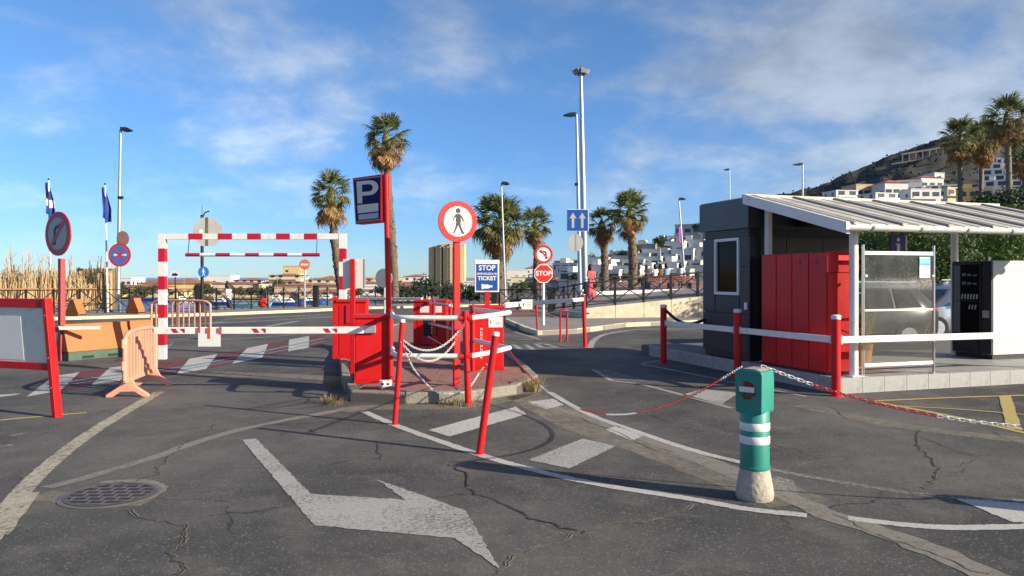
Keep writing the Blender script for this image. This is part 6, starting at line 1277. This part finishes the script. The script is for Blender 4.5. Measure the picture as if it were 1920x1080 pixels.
    MB().box(-.006, .006, -.105, -.09, 1.58, 1.62).build('nose', 'skin', t, bevel=.004).scale = (k, k, k); return t
wp = thing('x', '', ''); bpy.data.objects.remove(wp)
person('woman in a long coral pink dress looking at her hands by the ramp fence', (3.68, 36.0, .53), R(35), 1.66, 'pink_cloth', 'pink_cloth', True, hairlen=.16)
bag = thing('shoulder_bag', 'dark shoulder bag hanging at the side of the woman in pink', 'bag', (3.98, 35.86, 1.2), R(30)); MB().prism([(-.13, 0), (.13, 0), (.11, .22), (-.11, .22)], -.05, .05).build('pouch', 'dark_cloth', bag, bevel=.02); MB().tube([(-.1, 0, .2), (-.1, 0, .55), (-.02, .0, .72), (.1, 0, .2)], .012, 6).build('strap', 'dark_cloth', bag)
person('person in white top and dark trousers walking behind the seafront fence', (xat(428, 40.5), 40.5, -.35), R(80), 1.65, 'white_cloth', 'dark_cloth', False, 'walk')
for px, Y, z, m, b, ps, rz, l in ((1228, 52, .85, 'white_cloth', 'brown_cloth', 'sit', 200, 'person in white sitting on the promenade bench, back turned'), (1238, 52.3, .88, 'brown_cloth', 'dark_cloth', 'sit', 190, 'person in brown sitting on the promenade bench'), (1249, 52.6, .9, 'sky_cloth', 'dark_cloth', 'sit', 180, 'person in pale blue sitting on the promenade bench'), (1276, 54, .95, 'white_cloth', 'dark_cloth', 'stand', 160, 'person in white standing by the lamp with the pink sign'), (1199, 56, .85, 'white_cloth', 'dark_cloth', 'walk', 90, 'person in white walking by the right palm'), (1213, 58, .9, 'dark_cloth', 'dark_cloth', 'stand', 30, 'person in black standing on the promenade')): person(l, (xat(px, Y), Y, z-.05), R(rz), 1.68, m, b, False, ps)
bn = thing('bench', 'long red-brown bench on the promenade', 'bench', (xat(1212, 52), 51.8, .85), R(14)); mat('bench_red', (.13, .035, .03), .7)
for i in range(4): MB().box(0, 3.4, -.1+i*.13, 0+i*.13, .42, .47).build('seat_slat', 'bench_red', bn)
for i in range(3): MB().box(0, 3.4, -.16, -.12, .55+i*.12, .64+i*.12).build('back_slat', 'bench_red', bn)
for x in (.2, 1.7, 3.2): MB().box(x-.04, x+.04, -.15, .4, 0, .42).build('leg', 'dark_metal', bn)

# dry grass on the island edge, weeds
def tuft(name, label, p, n, r_, hgt, m, seed):
    t = thing(name, label, 'grass tuft', p); rr = random.Random(seed); mb = MB()
    for i in range(n):
        a = rr.random()*6.28; l = hgt*rr.uniform(.5, 1.2); d = Vector((math.cos(a), math.sin(a), 0)); q = d.cross(Vector((0, 0, 1)))*.004; b_ = d*r_*rr.random(); mb.add([b_-q, b_+q, b_+d*l*.35+Vector((0, 0, l*.8))+q*.6, b_+d*l*.35+Vector((0, 0, l*.8))-q*.6, b_+d*l*.8+Vector((0, 0, l*.75))], [(0, 1, 2, 3), (3, 2, 4)])
    mb.build('blades', m, t, recalc=False); return t
tuft('grass_tuft', 'dry yellow grass tuft at the right tip of the island kerb', Vector((.30, 11.15, 0)), 130, .12, .26, 'dry_grass', 1); tuft('grass_tuft', 'dry litter of grass stalks at the left foot of the island kerb', Vector((-2.35, 10.1, 0)), 110, .2, .12, 'dry_grass', 2); tuft('grass_tuft', 'green weeds by the left island kerb', Vector((-2.66, 11.5, 0)), 40, .06, .2, 'frond_olive', 3); tuft('grass_tuft', 'thin dry weeds under the middle red railing post', Vector((-.75, 10.02, 0)), 120, .35, .10, 'dry_grass', 4)

# ---------------------------------------------------------------- singling out the many alike far things by their place
ORD = 'first second third fourth fifth sixth seventh eighth ninth tenth eleventh twelfth thirteenth fourteenth fifteenth sixteenth seventeenth eighteenth nineteenth twentieth'.split()
TENS = {20: 'twenty', 30: 'thirty', 40: 'forty', 50: 'fifty'}
def ordw(i): return ORD[i] if i < 20 else ((TENS[(i+1)//10*10]+'-'+ORD[(i+1) % 10-1]) if (i+1) % 10 else {29: 'thirtieth', 39: 'fortieth', 49: 'fiftieth'}[i])
byl = {}
for o in C.objects:
    if o.parent is None and o.get('label'): byl.setdefault(o['label'], []).append(o)
for l, os_ in byl.items():
    if len(os_) > 1:
        os_.sort(key=lambda o: o.location.x/max(1, o.location.y))
        for i, o in enumerate(os_): o['label'] = l+', '+ordw(i)+' from left'
